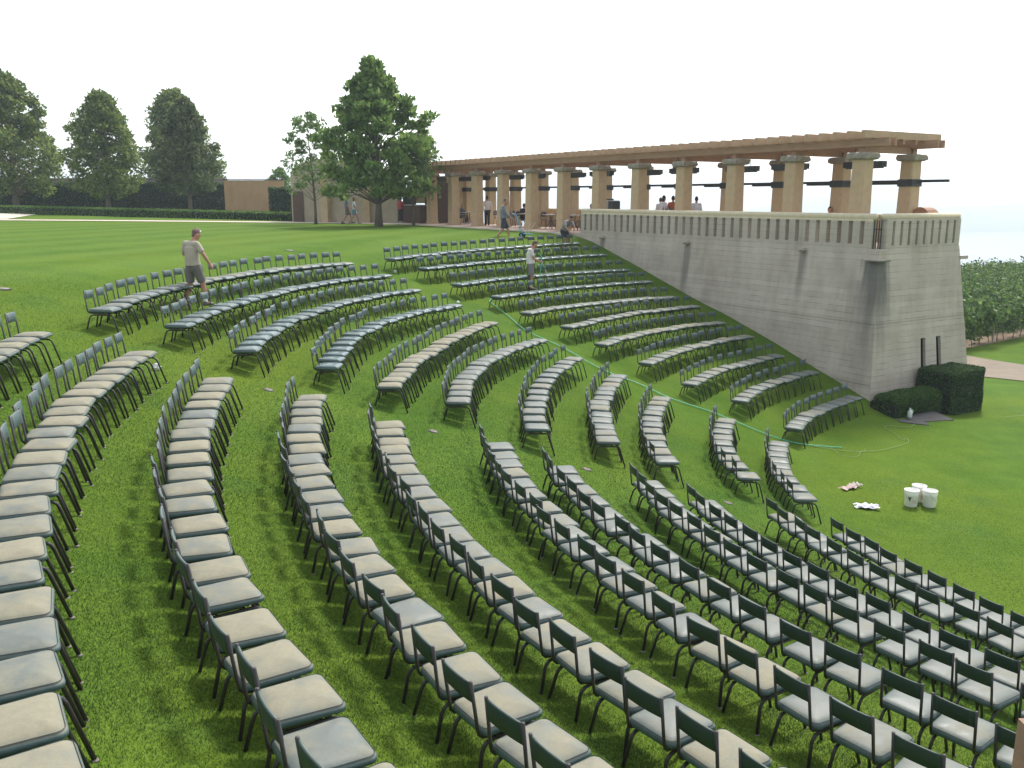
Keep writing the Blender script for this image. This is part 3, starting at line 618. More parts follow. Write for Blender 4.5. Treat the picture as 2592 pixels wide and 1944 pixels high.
for i,(a,bb_) in enumerate(((29.3,1.7),(25.5,1.7),(23.2,1.75),(20.5,1.6),(18.5,1.6))):
    furn('bistro_table',TP,'round thin-legged table on the terrace, %s from the kiosk'%CNT[i],'table',a,bb_,i*.4,'tables under the pergola')
    nap=MB(); nap.box((0,0,0),(.16,.1,.012),.4); nap.box((.12,.09,.02),(.07,.07,.05),.2); q=ab(a+.05,bb_-.08,PZ+.745); tag(obj('napkin',nap.mesh('napkin',pm('white_linen',(.75,.74,.72),None,6,.8)),None,q),'white napkin set on the %s table from the kiosk'%CNT[i],'napkin','table settings')
    for j,(da,db,rz) in enumerate(((.62,.1,RZ+math.pi),(-.62,-.05,RZ),(.1,.66,RZ+math.pi/2))):
        furn('bistro_chair',BC,'dark round-backed terrace chair, %s side of the %s table from the kiosk'%(('kiosk','tower','parapet')[j],CNT[i]),'chair',a+da,bb_+db,rz+.2*math.sin(i*3+j),'chairs at the %s table from the kiosk'%CNT[i])
# bar counter with espresso machine and bottles
bx=thing('bar_counter','terrace bar counter behind the balustrade','counter',ab(13.4,2.0,PZ),RZ)
mb=MB(); mb.box((0,0,.44),(6.4,.6,.88)); obj('cabinet',mb.mesh('cabinet',M_BRN),bx); mb=MB(); mb.box((0,0,.905),(6.6,.75,.05)); obj('counter_top',mb.mesh('counter_top',pm('orange_stone_top',(.45,.20,.12),None,5,.4)),bx)
em=thing('coffee_machine','boxy grey and black coffee machine on the terrace bar','machine',ab(16.05,1.95,PZ+.93),RZ)
for nm_,c_,d_,m__ in (('housing',(.18,0,.24),(.56,.45,.46),pm('brushed_grey_steel',(.30,.31,.30),(.24,.25,.24),4,.4)),('front_panel',(-.27,0,.25),(.34,.43,.48),M_BLACK),('cup_tray',(.02,0,.505),(.8,.38,.03),pm('pale_steel',(.55,.57,.56),None,4,.35)),('cup_rail',(.02,.05,.56),(.6,.02,.07),M_BLACK)):
    mb=MB(); mb.box(c_,d_); obj(nm_,mb.mesh(nm_,m__),em)
mb=MB(); mb.lathe([(.035,0),(.037,.01),(.037,.15),(.014,.2),(.013,.27),(.016,.28)],10); bot_me=mb.mesh('bottle',pm('dark_green_glass',(.008,.015,.01),None,5,.15),True)
for k in range(6): tag(obj('bottle',bot_me,None,ab(12.35-.14*k,1.95+.03*(k%2),PZ+.93)),'dark wine bottle on the terrace bar, %s along from the orange shirt'%CNT[k],'bottle','bottles on the terrace bar')
hb=thing('half_barrel','curved orange-brown half barrel with black end at the tower corner','barrel',ab(.95,3.62,PZ+.55),RZ)
mb=MB(); n=12; w=.55; vs=[]
for s in (-1,1):
    for k in range(n+1): t=math.pi*k/n; vs.append((.5*math.cos(t)*(1 if s<0 else .92),s*w*.5,.72*math.sin(t)))
fs=[(k,k+1,n+2+k,n+1+k) for k in range(n)]+[tuple(range(n,-1,-1)),tuple(range(n+1,2*n+2))]; mb.add(vs,fs); obj('staves',mb.mesh('staves',pm('barrel_oak',(.33,.16,.08),(.25,.12,.06),3,.6)),hb)
mb=MB(); mb.box((.42,0,.3),(.26,.6,.66)); obj('end_box',mb.mesh('end_box',M_BLACK),hb)
mb=MB(); mb.box((0,0,-.28),(.9,.5,.54)); obj('stand',mb.mesh('stand',M_BRN),hb)

# ------------------------------------------------------------------ people
def ell(mb,pts,rad,xax,n=14,r0=True,r1=True):
    """elliptic loft along pts; rad=(rx,ry) per point, rx along xax; rounded ends where asked"""
    pts=[Vector(p) for p in pts]; rad=[r if isinstance(r,tuple) else (r,r) for r in rad]; xax=Vector(xax)
    P=list(pts); Q=list(rad)
    def rnd(p,d,r):
        k=min(r); return [(p+d*k*s_,(r[0]*c_,r[1]*c_)) for s_,c_ in ((.5,.87),(.85,.53),(1.0,.12))]
    if r0:
        d=(pts[0]-pts[1]).normalized(); e_=rnd(pts[0],d,rad[0])[::-1]; P=[p for p,_ in e_]+P; Q=[q for _,q in e_]+Q
    if r1:
        d=(pts[-1]-pts[-2]).normalized(); e_=rnd(pts[-1],d,rad[-1]); P+=[p for p,_ in e_]; Q+=[q for _,q in e_]
    vs=[]
    for i,p in enumerate(P):
        t=(P[min(i+1,len(P)-1)]-P[max(i-1,0)]).normalized(); x=(xax-t*xax.dot(t)); x=x.normalized() if x.length>1e-3 else Vector((0,1,0)); y=t.cross(x)
        vs+=[p+x*Q[i][0]*math.cos(2*math.pi*k/n)+y*Q[i][1]*math.sin(2*math.pi*k/n) for k in range(n)]
    m=len(P); fs=[(i*n+k,i*n+(k+1)%n,(i+1)*n+(k+1)%n,(i+1)*n+k) for i in range(m-1) for k in range(n)]+[tuple(range(n-1,-1,-1)),tuple((m-1)*n+k for k in range(n))]
    mb.add(vs,fs)
def fuse(name,mb,mat,vox,smooth=3):
    """weld overlapping closed pieces into one continuous skin"""
    me=mb.mesh(name,mat); o=bpy.data.objects.new(name,me); COL.objects.link(o)
    r=o.modifiers.new('r','REMESH'); r.mode='VOXEL'; r.voxel_size=vox; r.use_smooth_shade=True
    if smooth: q=o.modifiers.new('q','SMOOTH'); q.iterations=smooth; q.factor=.5
    dg=bpy.context.evaluated_depsgraph_get(); res=bpy.data.meshes.new_from_object(o.evaluated_get(dg)); res.name=name
    bpy.data.objects.remove(o); bpy.data.meshes.remove(me); res.materials.clear(); res.materials.append(mat)
    res.polygons.foreach_set('use_smooth',[True]*len(res.polygons)); return res
STAND=dict(pelvis=(0,0,.97),spine=(0,-.01,1.12),chest=(0,-.01,1.32),neck=(0,0,1.49),hb=(0,.02,1.565),hm=(0,.035,1.66),ht=(0,.02,1.755),
 shL=(-.175,-.01,1.435),elL=(-.235,-.04,1.16),wrL=(-.235,.05,.92),shR=(.175,-.01,1.435),elR=(.235,-.04,1.16),wrR=(.235,.05,.92),
 hiL=(-.09,0,.92),knL=(-.10,.03,.50),anL=(-.10,-.01,.09),hiR=(.09,0,.92),knR=(.10,.03,.50),anR=(.10,-.01,.09),toL=(-.115,.14,.035),toR=(.115,.14,.035))
def vl(a,b,t): return tuple(a[i]+(b[i]-a[i])*t for i in range(3))
M_SKIN=pm('tanned_skin',(.42,.22,.145),(.36,.18,.115),6,.55)
def build_person(label,loc,rz,pose={},h=1.77,shirt=(.5,.48,.42),sleeve=.75,trousers=(.1,.1,.1),tlen=.45,shoes=(.6,.58,.55),hair=(.04,.025,.018),hairlong=0,belly=1.0,skirt=False,socks=None,skinm=None,collar=False,vox=.013):
    J=dict(STAND); J.update(pose); s=h/1.77; sk=skinm or M_SKIN
    j={k:Vector(v)*s for k,v in J.items() if isinstance(v,tuple)}; fw=Vector(J.get('face',(0,1,0))).normalized()
    sx=(j['shR']-j['shL']).normalized(); hx=(j['hiR']-j['hiL']).normalized()
    def S_(l): return [tuple(c*s for c in r) if isinstance(r,tuple) else r*s for r in l]
    e=thing('person',label,'person',loc,rz); L=lambda a,b,t:j[a].lerp(j[b],t)
    up=(j['ht']-j['hb']).normalized(); fwv=(fw-up*fw.dot(up)).normalized(); rt=fwv.cross(up); hm=j['hm']
    mb=MB()
    ell(mb,[L('pelvis','spine',-.35),j['pelvis'],j['spine'],L('spine','chest',.6),j['chest'],L('chest','neck',.62)],S_([(.11,.09),(.155,.115),(.14*belly,.11*belly),(.155,.118),(.165,.112),(.10,.075)]),hx.lerp(sx,.5))
    ell(mb,[L('chest','neck',.5),j['neck'],j['hb'],L('hb','hm',.5)],S_([.075,.06,.056,.056]),rt)
    ell(mb,[L('shL','shR',.02),L('chest','neck',.42).lerp(L('shL','shR',.5),.4),L('shL','shR',.98)],S_([.056,.082,.056]),(0,1,0))
    # head: skull, jaw, nose, ears
    ell(mb,[hm-up*.05*s,hm-up*.01*s,hm+up*.035*s,hm+up*.065*s],S_([(.066,.082),(.076,.094),(.077,.097),(.066,.085)]),rt)
    ell(mb,[hm-up*.095*s+fwv*.03*s,hm-up*.05*s+fwv*.022*s],S_([(.042,.048),(.06,.066)]),rt)
    ell(mb,[hm-up*.035*s+fwv*.100*s,hm+up*.012*s+fwv*.09*s],S_([.013,.009]),rt,8)
    for q in (-1,1): ell(mb,[hm+rt*q*.08*s-up*.03*s-fwv*.004*s,hm+rt*q*.084*s+up*.015*s-fwv*.01*s],S_([(.011,.014),(.012,.018)]),rt,8)
    for d_ in 'LR':
        ell(mb,[j['sh'+d_],L('sh'+d_,'el'+d_,.45),j['el'+d_],L('el'+d_,'wr'+d_,.35),j['wr'+d_]],S_([.062,.052,.043,.043,.029]),(0,1,0),10)
        ell(mb,[j['hi'+d_],L('hi'+d_,'kn'+d_,.45),j['kn'+d_],L('kn'+d_,'an'+d_,.32),L('kn'+d_,'an'+d_,.75),j['an'+d_]],S_([.092,.082,.058,.06,.043,.037]),hx,12)
        ell(mb,[j['an'+d_],j['to'+d_]],S_([.036,.034]),hx,8)
        w=j['wr'+d_]; d=(w-j['el'+d_]).normalized(); side=Vector((1 if d_=='L' else -1,0,0)); f=Vector((0,1,0))-d*d.y; f=f.normalized() if f.length>.2 else Vector((0,0,-1))
        curl=J.get('curl'+d_,.35); inn=d.cross(f).normalized(); inn=inn if inn.dot(side)>0 else -inn
        ell(mb,[w,w+d*.05*s,w+d*.09*s],S_([(.03,.022),(.041,.019),(.038,.015)]),f,10)
        for o_,ln in ((.03,.072),(.010,.082),(-.010,.077),(-.029,.060)):
            b_=w+(d*.085+f*o_)*s; k2=b_+(d*.5+inn*.15)*ln*s; ell(mb,[b_,k2,b_+(d*(1-curl*.5)+inn*curl)*ln*s],S_([.0098,.009,.008]),f,7)
        ell(mb,[w+(d*.03+f*.03)*s,w+(d*.065+f*.055)*s,w+(d*.1+f*.06+inn*.015)*s],S_([.014,.0115,.0095]),f,7)
    obj('body',fuse('body',mb,sk,vox*.8,2),e)
    def cl(nm,mb_,col,rough=.85,sm=3,vx=None):
        m=pm('cloth_%s_%d_%d_%d'%(nm,col[0]*999,col[1]*999,col[2]*999),col,tuple(c*.8 for c in col),7,rough,.35,18)
        return obj(nm,fuse(nm,mb_,m,vx or vox,sm),e)
    mb=MB(); low=L('pelvis','spine',-.12)
    ell(mb,[low,L('pelvis','spine',.4),j['spine'],L('spine','chest',.6),j['chest'],L('chest','neck',.72)],S_([(.178*belly,.142*belly),(.166*belly,.134*belly),(.158*belly,.13*belly),(.172,.138),(.18,.13),(.088,.082)]),hx.lerp(sx,.5),18,False,False)
    ell(mb,[L('shL','shR',.03),L('shL','shR',.25).lerp(L('chest','neck',.3),.3),L('chest','neck',.45).lerp(L('shL','shR',.5),.3),L('shL','shR',.75).lerp(L('chest','neck',.3),.3),L('shL','shR',.97)],S_([.07,.092,.1,.092,.07]),(0,1,0))
    for d_ in 'LR':
        pts=[L('sh'+d_,'el'+d_,.02),L('sh'+d_,'el'+d_,min(1,sleeve)*.5),L('sh'+d_,'el'+d_,min(1,sleeve))]; rr=[.07,.072,.070]
        if sleeve>1: pts+=[L('el'+d_,'wr'+d_,.5),L('el'+d_,'wr'+d_,.95)]; rr=[.068,.064,.058,.052,.043]
        ell(mb,pts,S_(rr),(0,1,0),12,True,False)
    cl('shirt',mb,shirt)
    if collar:
        mb=MB(); ell(mb,[L('chest','neck',.66),L('chest','neck',1.08)],S_([.088,.07]),rt,14,False,False); cl('collar',mb,tuple(c*.85 for c in shirt),vx=.01)
    mb=MB(); ell(mb,[L('pelvis','spine',.45),j['pelvis'],L('pelvis','spine',-.45)],S_([(.152*belly,.126*belly),(.168,.132),(.15,.12)]),hx,16,False,True)
    for d_ in 'LR':
        if tlen<=1: ell(mb,[j['hi'+d_],L('hi'+d_,'kn'+d_,tlen*.5),L('hi'+d_,'kn'+d_,tlen)],S_([.108,.104,.098]),hx,12,True,False)
        else: ell(mb,[j['hi'+d_],j['kn'+d_],L('kn'+d_,'an'+d_,.5),L('kn'+d_,'an'+d_,.95)],S_([.106,.078,.07,.064]),hx,12,True,False)
    cl('shorts' if tlen<=1 else 'trousers',mb,trousers)
    for d_ in 'LR':
        a_,t_=j['an'+d_],j['to'+d_]; heel=a_.lerp(t_,-.3); heel.z=t_.z+.012*s; mid=heel.lerp(t_,.55); tip=t_+(t_-heel)*.12; dd=(t_-heel).normalized(); xx=dd.cross(Vector((0,0,1)))
        mb=MB(); ell(mb,[heel,mid,tip],S_([(.04,.045),(.048,.042),(.042,.03)]),xx,10); ell(mb,[heel.lerp(t_,.15),a_+Vector((0,0,.02*s))],S_([.05,.046]),xx,10,True,False); cl('shoe',mb,shoes,.6,2,.009)
        if socks: mb=MB(); ell(mb,[a_,L('an'+d_,'kn'+d_,.24)],S_([.048,.05]),xx,10,False,False); cl('sock',mb,socks,.9,1,.009)
    mb=MB(); c0=hm+up*.03*s-fwv*.02*s
    ell(mb,[c0-up*.055*s-fwv*.012*s,c0-up*.01*s,c0+up*.03*s,c0+up*.055*s+fwv*.012*s],S_([(.062,.07),(.08,.092),(.082,.098),(.07,.085)]),rt)
    if hairlong: ell(mb,[hm-fwv*.06*s,hm-up*(.1+.12*hairlong)*s-fwv*.07*s],S_([(.078,.05),(.07,.035)]),rt)
    cl('hair',mb,hair,.65,2,.01)
    for q in (-1,1):
        mb=MB(); mb.lathe([(.002,-.006),(.008,-.003),(.008,.003),(.002,.006)],6); obj('eye',mb.mesh('eye',M_BLACK,True),e,hm+rt*q*.032*s+up*.008*s+fwv*.089*s)
    mb=MB(); mb.box((0,0,0),(.045,.012,.009)); obj('mouth',mb.mesh('mouth',pm('lip',(.28,.10,.08),None,5,.5)),e,hm-up*.068*s+fwv*.088*s)
    return e
HIP=.0
# 1 man in beige polo, back to the valley side, looking down at the chairs
build_person('man in beige polo and grey shorts standing between chair rows, looking down',(-7.36,20.72,4.10),R_(-28),dict(
  neck=(.0,.05,1.47),hb=(.01,.09,1.545),hm=(.02,.135,1.625),ht=(.025,.16,1.715),face=(.25,.8,-.55),
  elL=(-.27,.0,1.19),wrL=(-.20,.2,1.10),elR=(.31,.04,1.20),wrR=(.36,.16,.98),
  knL=(-.13,.0,.50),anL=(-.16,-.16,.09),toL=(-.18,-.02,.035),knR=(.15,.12,.52),anR=(.19,.12,.11),toR=(.22,.27,.06)),1.80,(.40,.355,.285),.8,(.145,.14,.125),.86,(.12,.10,.085),(.14,.085,.06),0,1.12,False,(.72,.72,.74),None,True)
mb=MB(); mb.tube([(-.075,0,0),(-.06,.05,.01),(0,.07,.015),(.06,.05,.01),(.075,0,0)],.009,6); tag(obj('sunglasses',mb.mesh('sunglasses',pm('silver_frame',(.75,.75,.78),None,5,.3)),None,(-7.25,20.86,5.83),R_(-28)),'silver sunglasses pushed up on the head of the man in beige','sunglasses')
# 2 man hosing
build_person('man in white polo and grey shorts hosing down chairs near the wall',(.66,32.0,3.36),R_(-82),dict(
  neck=(0,.06,1.47),hb=(0,.10,1.54),hm=(0,.15,1.62),ht=(0,.18,1.705),face=(0,.75,-.65),
  elL=(-.20,.08,1.15),wrL=(-.12,.30,1.02),elR=(.20,.10,1.14),wrR=(.10,.33,1.02),curlL=.9,curlR=.9),1.74,(.66,.63,.58),.7,(.20,.195,.19),.92,(.07,.045,.035),(.09,.06,.04),0,1.12,False,(.6,.6,.6),None,True)
# 3 man pushing the hand truck
build_person('man in grey long-sleeved shirt and dark shorts walking with a blue hand truck',(-.38,40.3,4.72),R_(-78),dict(
  neck=(0,.06,1.49),hm=(.05,.10,1.66),ht=(.05,.09,1.755),hb=(.02,.08,1.565),face=(.75,.6,0),
  elR=(.23,.06,1.17),wrR=(.2,.26,.99),elL=(-.22,.04,1.16),wrL=(-.16,.26,.98),curlL=.9,curlR=.9,
  knL=(-.1,.20,.52),anL=(-.1,.28,.10),toL=(-.11,.44,.07),knR=(.1,-.06,.5),anR=(.1,-.36,.13),toR=(.11,-.22,.04)),1.80,(.17,.19,.22),1.5,(.035,.05,.075),.95,(.72,.70,.68),(.07,.05,.04))
# 4 man wiping the end chair
wx,wy=2.18,38.6
build_person('man in grey tee and black shorts bending over the end chair by the balustrade',(2.3,39.0,ground(2.3,39.0)),R_(-150),dict(
  pelvis=(0,-.12,.78),spine=(0,-.03,.92),chest=(0,.14,1.08),neck=(0,.30,1.18),hb=(0,.36,1.22),hm=(0,.44,1.28),ht=(0,.50,1.36),face=(0,.7,-.7),
  shL=(-.175,.22,1.14),elL=(-.22,.36,.92),wrL=(-.12,.46,.74),shR=(.175,.22,1.14),elR=(.22,.36,.92),wrR=(.1,.48,.72),
  hiL=(-.09,-.1,.74),knL=(-.13,.12,.44),anL=(-.12,-.08,.09),hiR=(.09,-.1,.74),knR=(.13,.12,.44),anR=(.12,-.08,.09),toL=(-.14,.07,.035),toR=(.14,.07,.035)),1.75,(.25,.25,.25),.8,(.02,.02,.024),.95,(.05,.05,.05),(.03,.02,.015))
# 5,6 walking couple
WALK=dict(knL=(-.1,.2,.52),anL=(-.1,.3,.1),toL=(-.11,.45,.07),knR=(.1,-.05,.5),anR=(.1,-.33,.13),toR=(.11,-.2,.04),elL=(-.24,-.12,1.17),wrL=(-.24,-.1,.92),elR=(.24,.02,1.16),wrR=(.24,.2,.97))
build_person('walking man in blue shirt and grey shorts with a woman on the path',(-10.5,57.9,4.96),R_(-80),WALK,1.76,(.11,.17,.27),.75,(.16,.15,.14),.9,(.06,.05,.05),(.12,.075,.05))
build_person('walking woman in pale top and white shorts carrying a blue bag on the path',(-9.95,57.3,4.96),R_(-82),WALK,1.64,(.55,.58,.62),.6,(.68,.67,.65),.6,(.3,.25,.2),(.14,.08,.045),.6)
mb=MB(); mb.hexa([(-.14,-.06,0),(.14,-.06,0),(.14,.06,0),(-.14,.06,0)],[(-.11,-.03,.3),(.11,-.03,.3),(.11,.03,.3),(-.11,.03,.3)]); mb.tube([(-.09,0,.28),(-.05,0,.5),(.05,0,.5),(.09,0,.28)],.008,5)
tag(obj('handbag',mb.mesh('handbag',pm('blue_canvas',(.10,.20,.30),None,6,.8)),None,(-9.9,57.0,5.55)),'blue handbag at the side of the walking woman','bag')
# terrace people
PZ2=RIMZ+.012
def tp(label,a,b,rz,pose,**k): return build_person(label,ab(a,b,PZ2),rz,pose,**k)
tp('waiter in white shirt and black trousers standing with back turned among the tables',27.2,1.75,R_(8),dict(elL=(-.25,-.1,1.17),elR=(.27,-.06,1.15)),h=1.64,shirt=(.72,.70,.70),sleeve=1.4,trousers=(.012,.012,.014),tlen=1.5,shoes=(.012,.012,.012),hair=(.02,.016,.014))
SIT=dict(pelvis=(0,0,.56),spine=(0,.0,.72),chest=(0,.05,.92),neck=(0,.09,1.08),hb=(0,.12,1.15),hm=(0,.14,1.24),ht=(0,.13,1.335),shL=(-.175,.05,1.03),elL=(-.24,.1,.78),wrL=(-.16,.32,.78),shR=(.175,.05,1.03),elR=(.24,.1,.78),wrR=(.16,.32,.78),hiL=(-.1,.03,.53),knL=(-.12,.44,.52),anL=(-.12,.42,.09),hiR=(.1,.03,.53),knR=(.12,.44,.52),anR=(.12,.42,.09),toL=(-.13,.57,.035),toR=(.13,.57,.035))
tp('seated man in black shirt eating at a terrace table',23.75,1.95,R_(-50),SIT,h=1.62,shirt=(.012,.012,.014),sleeve=.8,trousers=(.03,.03,.035),tlen=1.5,hair=(.012,.01,.01))
tp('seated person with blond hair at the table by the kiosk',30.6,1.9,R_(-60),SIT,h=1.6,shirt=(.20,.21,.22),sleeve=.8,trousers=(.05,.05,.06),tlen=1.5,hair=(.42,.27,.10),hairlong=.5)
tp('seated dark-haired person in red seen over the balustrade end',18.9,2.9,R_(200),SIT,h=1.62,shirt=(.34,.07,.05),trousers=(.05,.05,.06),tlen=1.5,hair=(.05,.045,.045))
tp('waiter in white shirt and dark tie holding a tray at the terrace bar',13.25,2.75,R_(-60),dict(elL=(-.25,.02,1.17),wrL=(-.18,.26,1.12),elR=(.25,.02,1.17),wrR=(.18,.28,1.12)),h=1.64,shirt=(.70,.71,.76),sleeve=1.4,trousers=(.015,.015,.02),tlen=1.5,hair=(.012,.01,.01),hairlong=.3)
tp('person in orange shirt with back turned at the terrace bar',12.9,3.0,R_(-20),{},h=1.63,shirt=(.40,.095,.035),sleeve=.8,trousers=(.05,.04,.04),tlen=1.5,hair=(.03,.02,.015))
tp('dark-haired person in white standing behind the waiter with the tray',13.95,3.2,R_(10),{},h=1.55,shirt=(.7,.7,.72),sleeve=1.4,trousers=(.03,.03,.03),tlen=1.5,hair=(.012,.01,.01))
tp('person in white shirt standing alone past the bottles',11.5,3.1,R_(0),{},h=1.6,shirt=(.66,.67,.72),sleeve=1.4,trousers=(.02,.02,.025),tlen=1.5,hair=(.014,.012,.012))
tp('seated person with short blond hair behind the balustrade',15.1,2.7,R_(160),SIT,h=1.5,shirt=(.4,.35,.3),trousers=(.05,.05,.05),tlen=1.5,hair=(.42,.27,.11))
tp('seated person with brown hair beside the coffee machine',14.75,2.75,R_(190),SIT,h=1.52,shirt=(.3,.1,.08),trousers=(.05,.05,.05),tlen=1.5,hair=(.08,.045,.03))
tp('dark-haired person seated behind the last outer column at the tower',4.5,3.1,R_(180),SIT,h=1.6,shirt=(.5,.5,.52),trousers=(.05,.05,.05),tlen=1.5,hair=(.014,.012,.012))
tp('person in pale clothes standing beside the brown kiosk door',33.3,1.7,R_(40),{},h=1.58,shirt=(.5,.49,.48),sleeve=1.4,trousers=(.02,.02,.02),tlen=1.5)
tp('person in red shirt standing at the kiosk counter',34.9,-.1,R_(-40),dict(elR=(.27,.02,1.2),wrR=(.12,.2,1.2)),h=1.6,shirt=(.45,.07,.07),sleeve=.8,trousers=(.03,.03,.035),tlen=1.5,hair=(.06,.035,.025))
# ------------------------------------------------------------------ chairs
M_SEAT_O=seat_mat('object'); M_SEAT_A=seat_mat('attribute')
M_TUBE=pm('dark_brown_black_tube',(.022,.018,.018),(.034,.028,.027),14,.42)
M_SHELL=pm('dark_green_back_shell',(.012,.030,.024),(.018,.040,.032),8,.5)
M_GLIDE=pm('worn_steel_glide',(.17,.15,.125),(.12,.105,.09),20,.5)
def rrect(wf,wb,d,r,n=5):
    """rounded rectangle; x forward; wf front half width, wb back half width, d half depth"""
    out=[]
    for cx,cy,a0 in ((d-r,wf-r,0),(-d+r,wb-r,90),(-d+r,-wb+r,180),(d-r,-wf+r,270)):
        for k in range(n): a=R_(a0+90*k/(n-1)); out.append((cx+r*math.cos(a),cy+r*math.sin(a)))
    return out
def seat_mesh():
    mb=MB(); prof=[(.014,.394),(.002,.402),(0,.420),(.005,.438),(.02,.453),(.052,.466),(.11,.476)]
    vs=[]; n=20
    for ins,z in prof:
        for x,y in rrect(.234-ins,.218-ins,.236-ins,max(.055-ins*.3,.01)): vs.append((x-.005,y,z-(.008 if x>.14 else 0)*(z>.43)))
    vs.append((-.01,0,.477)); k=len(prof)
    fs=[(i*n+j,i*n+(j+1)%n,(i+1)*n+(j+1)%n,(i+1)*n+j) for i in range(k-1) for j in range(n)]
    fs+=[tuple(range(n-1,-1,-1))]+[((k-1)*n+j,(k-1)*n+(j+1)%n,k*n) for j in range(n)]
    mb.add(vs,fs); return mb
def piping_mesh():
    mb=MB(); pts=[(x-.005,y,.4505-(.007 if x>.14 else 0)) for x,y in rrect(.220,.204,.222,.045)]
    mb.tube(pts+[pts[0]],.0024,4,cap=False); return mb
def back_mesh():
    mb=MB(); n=7; vs=[]
    # pad, follows the tilt of the posts; slightly curved across
    def pt(s,t,o):     # s -1..1 across, t 0..1 up, o out (rear -, front +)
        z=.642+.148*t; x=-.262-.040*((z-.45)/.34)-.010*(1-s*s)+o
        return (x,s*.163,z)
    ring=[(0,.004),(.04,.013),(.5,.017),(.96,.013),(1,.004),(1,-.004),(.96,-.010),(.04,-.010),(0,-.004)]
    m=len(ring)
    for i in range(n):
        s=-1+2*i/(n-1)
        for t,o in ring: vs.append(pt(s,t,o))
    fs=[(i*m+k,(i+1)*m+k,(i+1)*m+(k+1)%m,i*m+(k+1)%m) for i in range(n-1) for k in range(m)]+[tuple(range(m)),tuple((n-1)*m+k for k in range(m-1,-1,-1))]
    mb.add(vs,fs); mb.m=[1 if (q<(n-1)*m and q%m in (4,5,6,7)) else 0 for q in range(len(fs))]; return mb
def post_mesh(sy):
    mb=MB(); y=sy*.174
    mb.tube([(.06,y,.378),(-.18,y,.378),(-.232,y,.388),(-.256,y,.415),(-.264,y,.455),(-.304,y,.80)],.0125,7); return mb
def side_mesh(sy):
    mb=MB(); y=sy*.172; e=sy*.022
    mb.tube([(-.285,y+e,.072),(-.235,y,.275),(-.218,y,.312),(-.19,y,.336),(-.15,y,.345),(.13,y,.345),(.172,y,.338),(.204,y,.316),(.222,y,.28),(.328,y+e,-.088)],.0145,8)
    mb.tube([(.05,y,.34),(.05,y,.395)],.009,6); mb.tube([(-.13,y,.34),(-.13,y,.385)],.009,6); return mb
def cross_mesh():
    mb=MB(); mb.tube([(.08,-.172,.352),(.08,.172,.352)],.011,6); return mb
def glide_mesh(x,y,z):
    mb=MB(); mb.lathe([(.018,-.004),(.024,.0),(.024,.005),(.014,.014)],9,(x,y,z-.006)); return mb
SB=seat_mesh(); PB=piping_mesh(); BB=back_mesh(); PO=[post_mesh(s) for s in (-1,1)]; SI=[side_mesh(s) for s in (-1,1)]; CR=cross_mesh()
GL=[glide_mesh(x,y,z) for x,y,z in ((-.286,-.194,.066),(-.286,.194,.066),(.329,-.194,-.09),(.329,.194,-.09))]
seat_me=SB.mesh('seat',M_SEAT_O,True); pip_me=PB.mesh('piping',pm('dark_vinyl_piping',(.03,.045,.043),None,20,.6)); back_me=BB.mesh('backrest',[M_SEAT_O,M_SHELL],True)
post_me=[p.mesh('back_post',M_TUBE,True) for p in PO]; side_me=[p.mesh('side_frame',M_TUBE,True) for p in SI]; cross_me=CR.mesh('cross_bar',M_TUBE,True)
gl_me=[g.mesh('foot_glide',M_GLIDE) for g in GL]
ROWS_B=[(23,(25.16,155.14),(25.44,173.75),(25.28,181.48)),(21,(23.89,154.75),(24.07,166.36),(24.01,180.84)),(20,(22.64,155.57),(22.79,165.41),(22.65,181.91)),(18,(21.21,155.63),(21.46,166.16),(21.13,180.9)),(18,(19.87,156.89),(19.81,170.37),(19.97,181.79)),(16,(18.3,157.33),(18.58,169.06),(18.63,181.6)),(13,(17.09,158.97),(17.11,170.28),(17.13,183.36)),(13,(15.8,159.49),(15.75,170.36),(15.69,181.45)),(11,(14.56,161.07),(14.58,171.35),(14.57,182.14)),(9,(12.93,160.17),(12.95,167.54),(12.77,179.16)),(9,(11.65,161.09),(11.69,168.46),(11.65,180.45))]
ROWS_C=[(20,(25.17,149.06),(25.68,125.6)),(19,(24.01,148.3),(24.14,125.34)),(18,(22.53,148.83),(22.42,126.03)),(16,(21.21,148.01),(21.07,126.15)),(16,(19.87,149.15),(19.48,127.3)),(14,(18.44,148.97),(18.44,126.81)),(14,(17.17,150.14),(17.01,127.94)),(13,(15.71,150.3),(15.82,127.65)),(11,(14.37,151.06),(14.41,128.53)),(10,(13.08,149.51),(13.19,127.87)),(10,(11.52,151.12),(11.55,128.61))]
ROWS_A=[(25.31,188.5,1.12,25.5),(23.87,187.77,1.19,24.15),(22.55,189.1,1.365,22.74),(21.14,188.33,1.37,21.42),(19.87,190.15,1.41,20.2),(18.1,190.32,1.595,18.68),(17.2,192.37,1.71,17.48),(15.57,191.19,1.81,16.02),(14.67,192.38,1.924,14.98),(12.92,190.64,2.12,13.18),(11.75,191.71,2.28,11.85)]
DUST={'A':[.8,.72,.78,.72,.66,.55,.46,.42,.40,.40,.38],'B':[.5,.16,.26,.12,.86,.46,.5,.5,.52,.55,.5],'C':[.16,.14,.12,.2,.5,.52,.62,.6,.56,.56,.46]}
WET={'A':[0]*11,'B':[.35,.75,.75,.95,0,0,0,0,0,0,0],'C':[.8,.9,.9,.7,.15,0,0,0,0,0,0]}
f_px=31.39/36*2592; cp,sp_=math.cos(R_(11.797)),math.sin(R_(11.797))
def pix(x,y,z):
    dz=z-6.595; d=y*cp-dz*sp_
    return (1296+f_px*x/d,972-f_px*(y*sp_+dz*cp)/d) if d>.3 else (-9e9,-9e9)
rg=random.Random(11); CH=[]
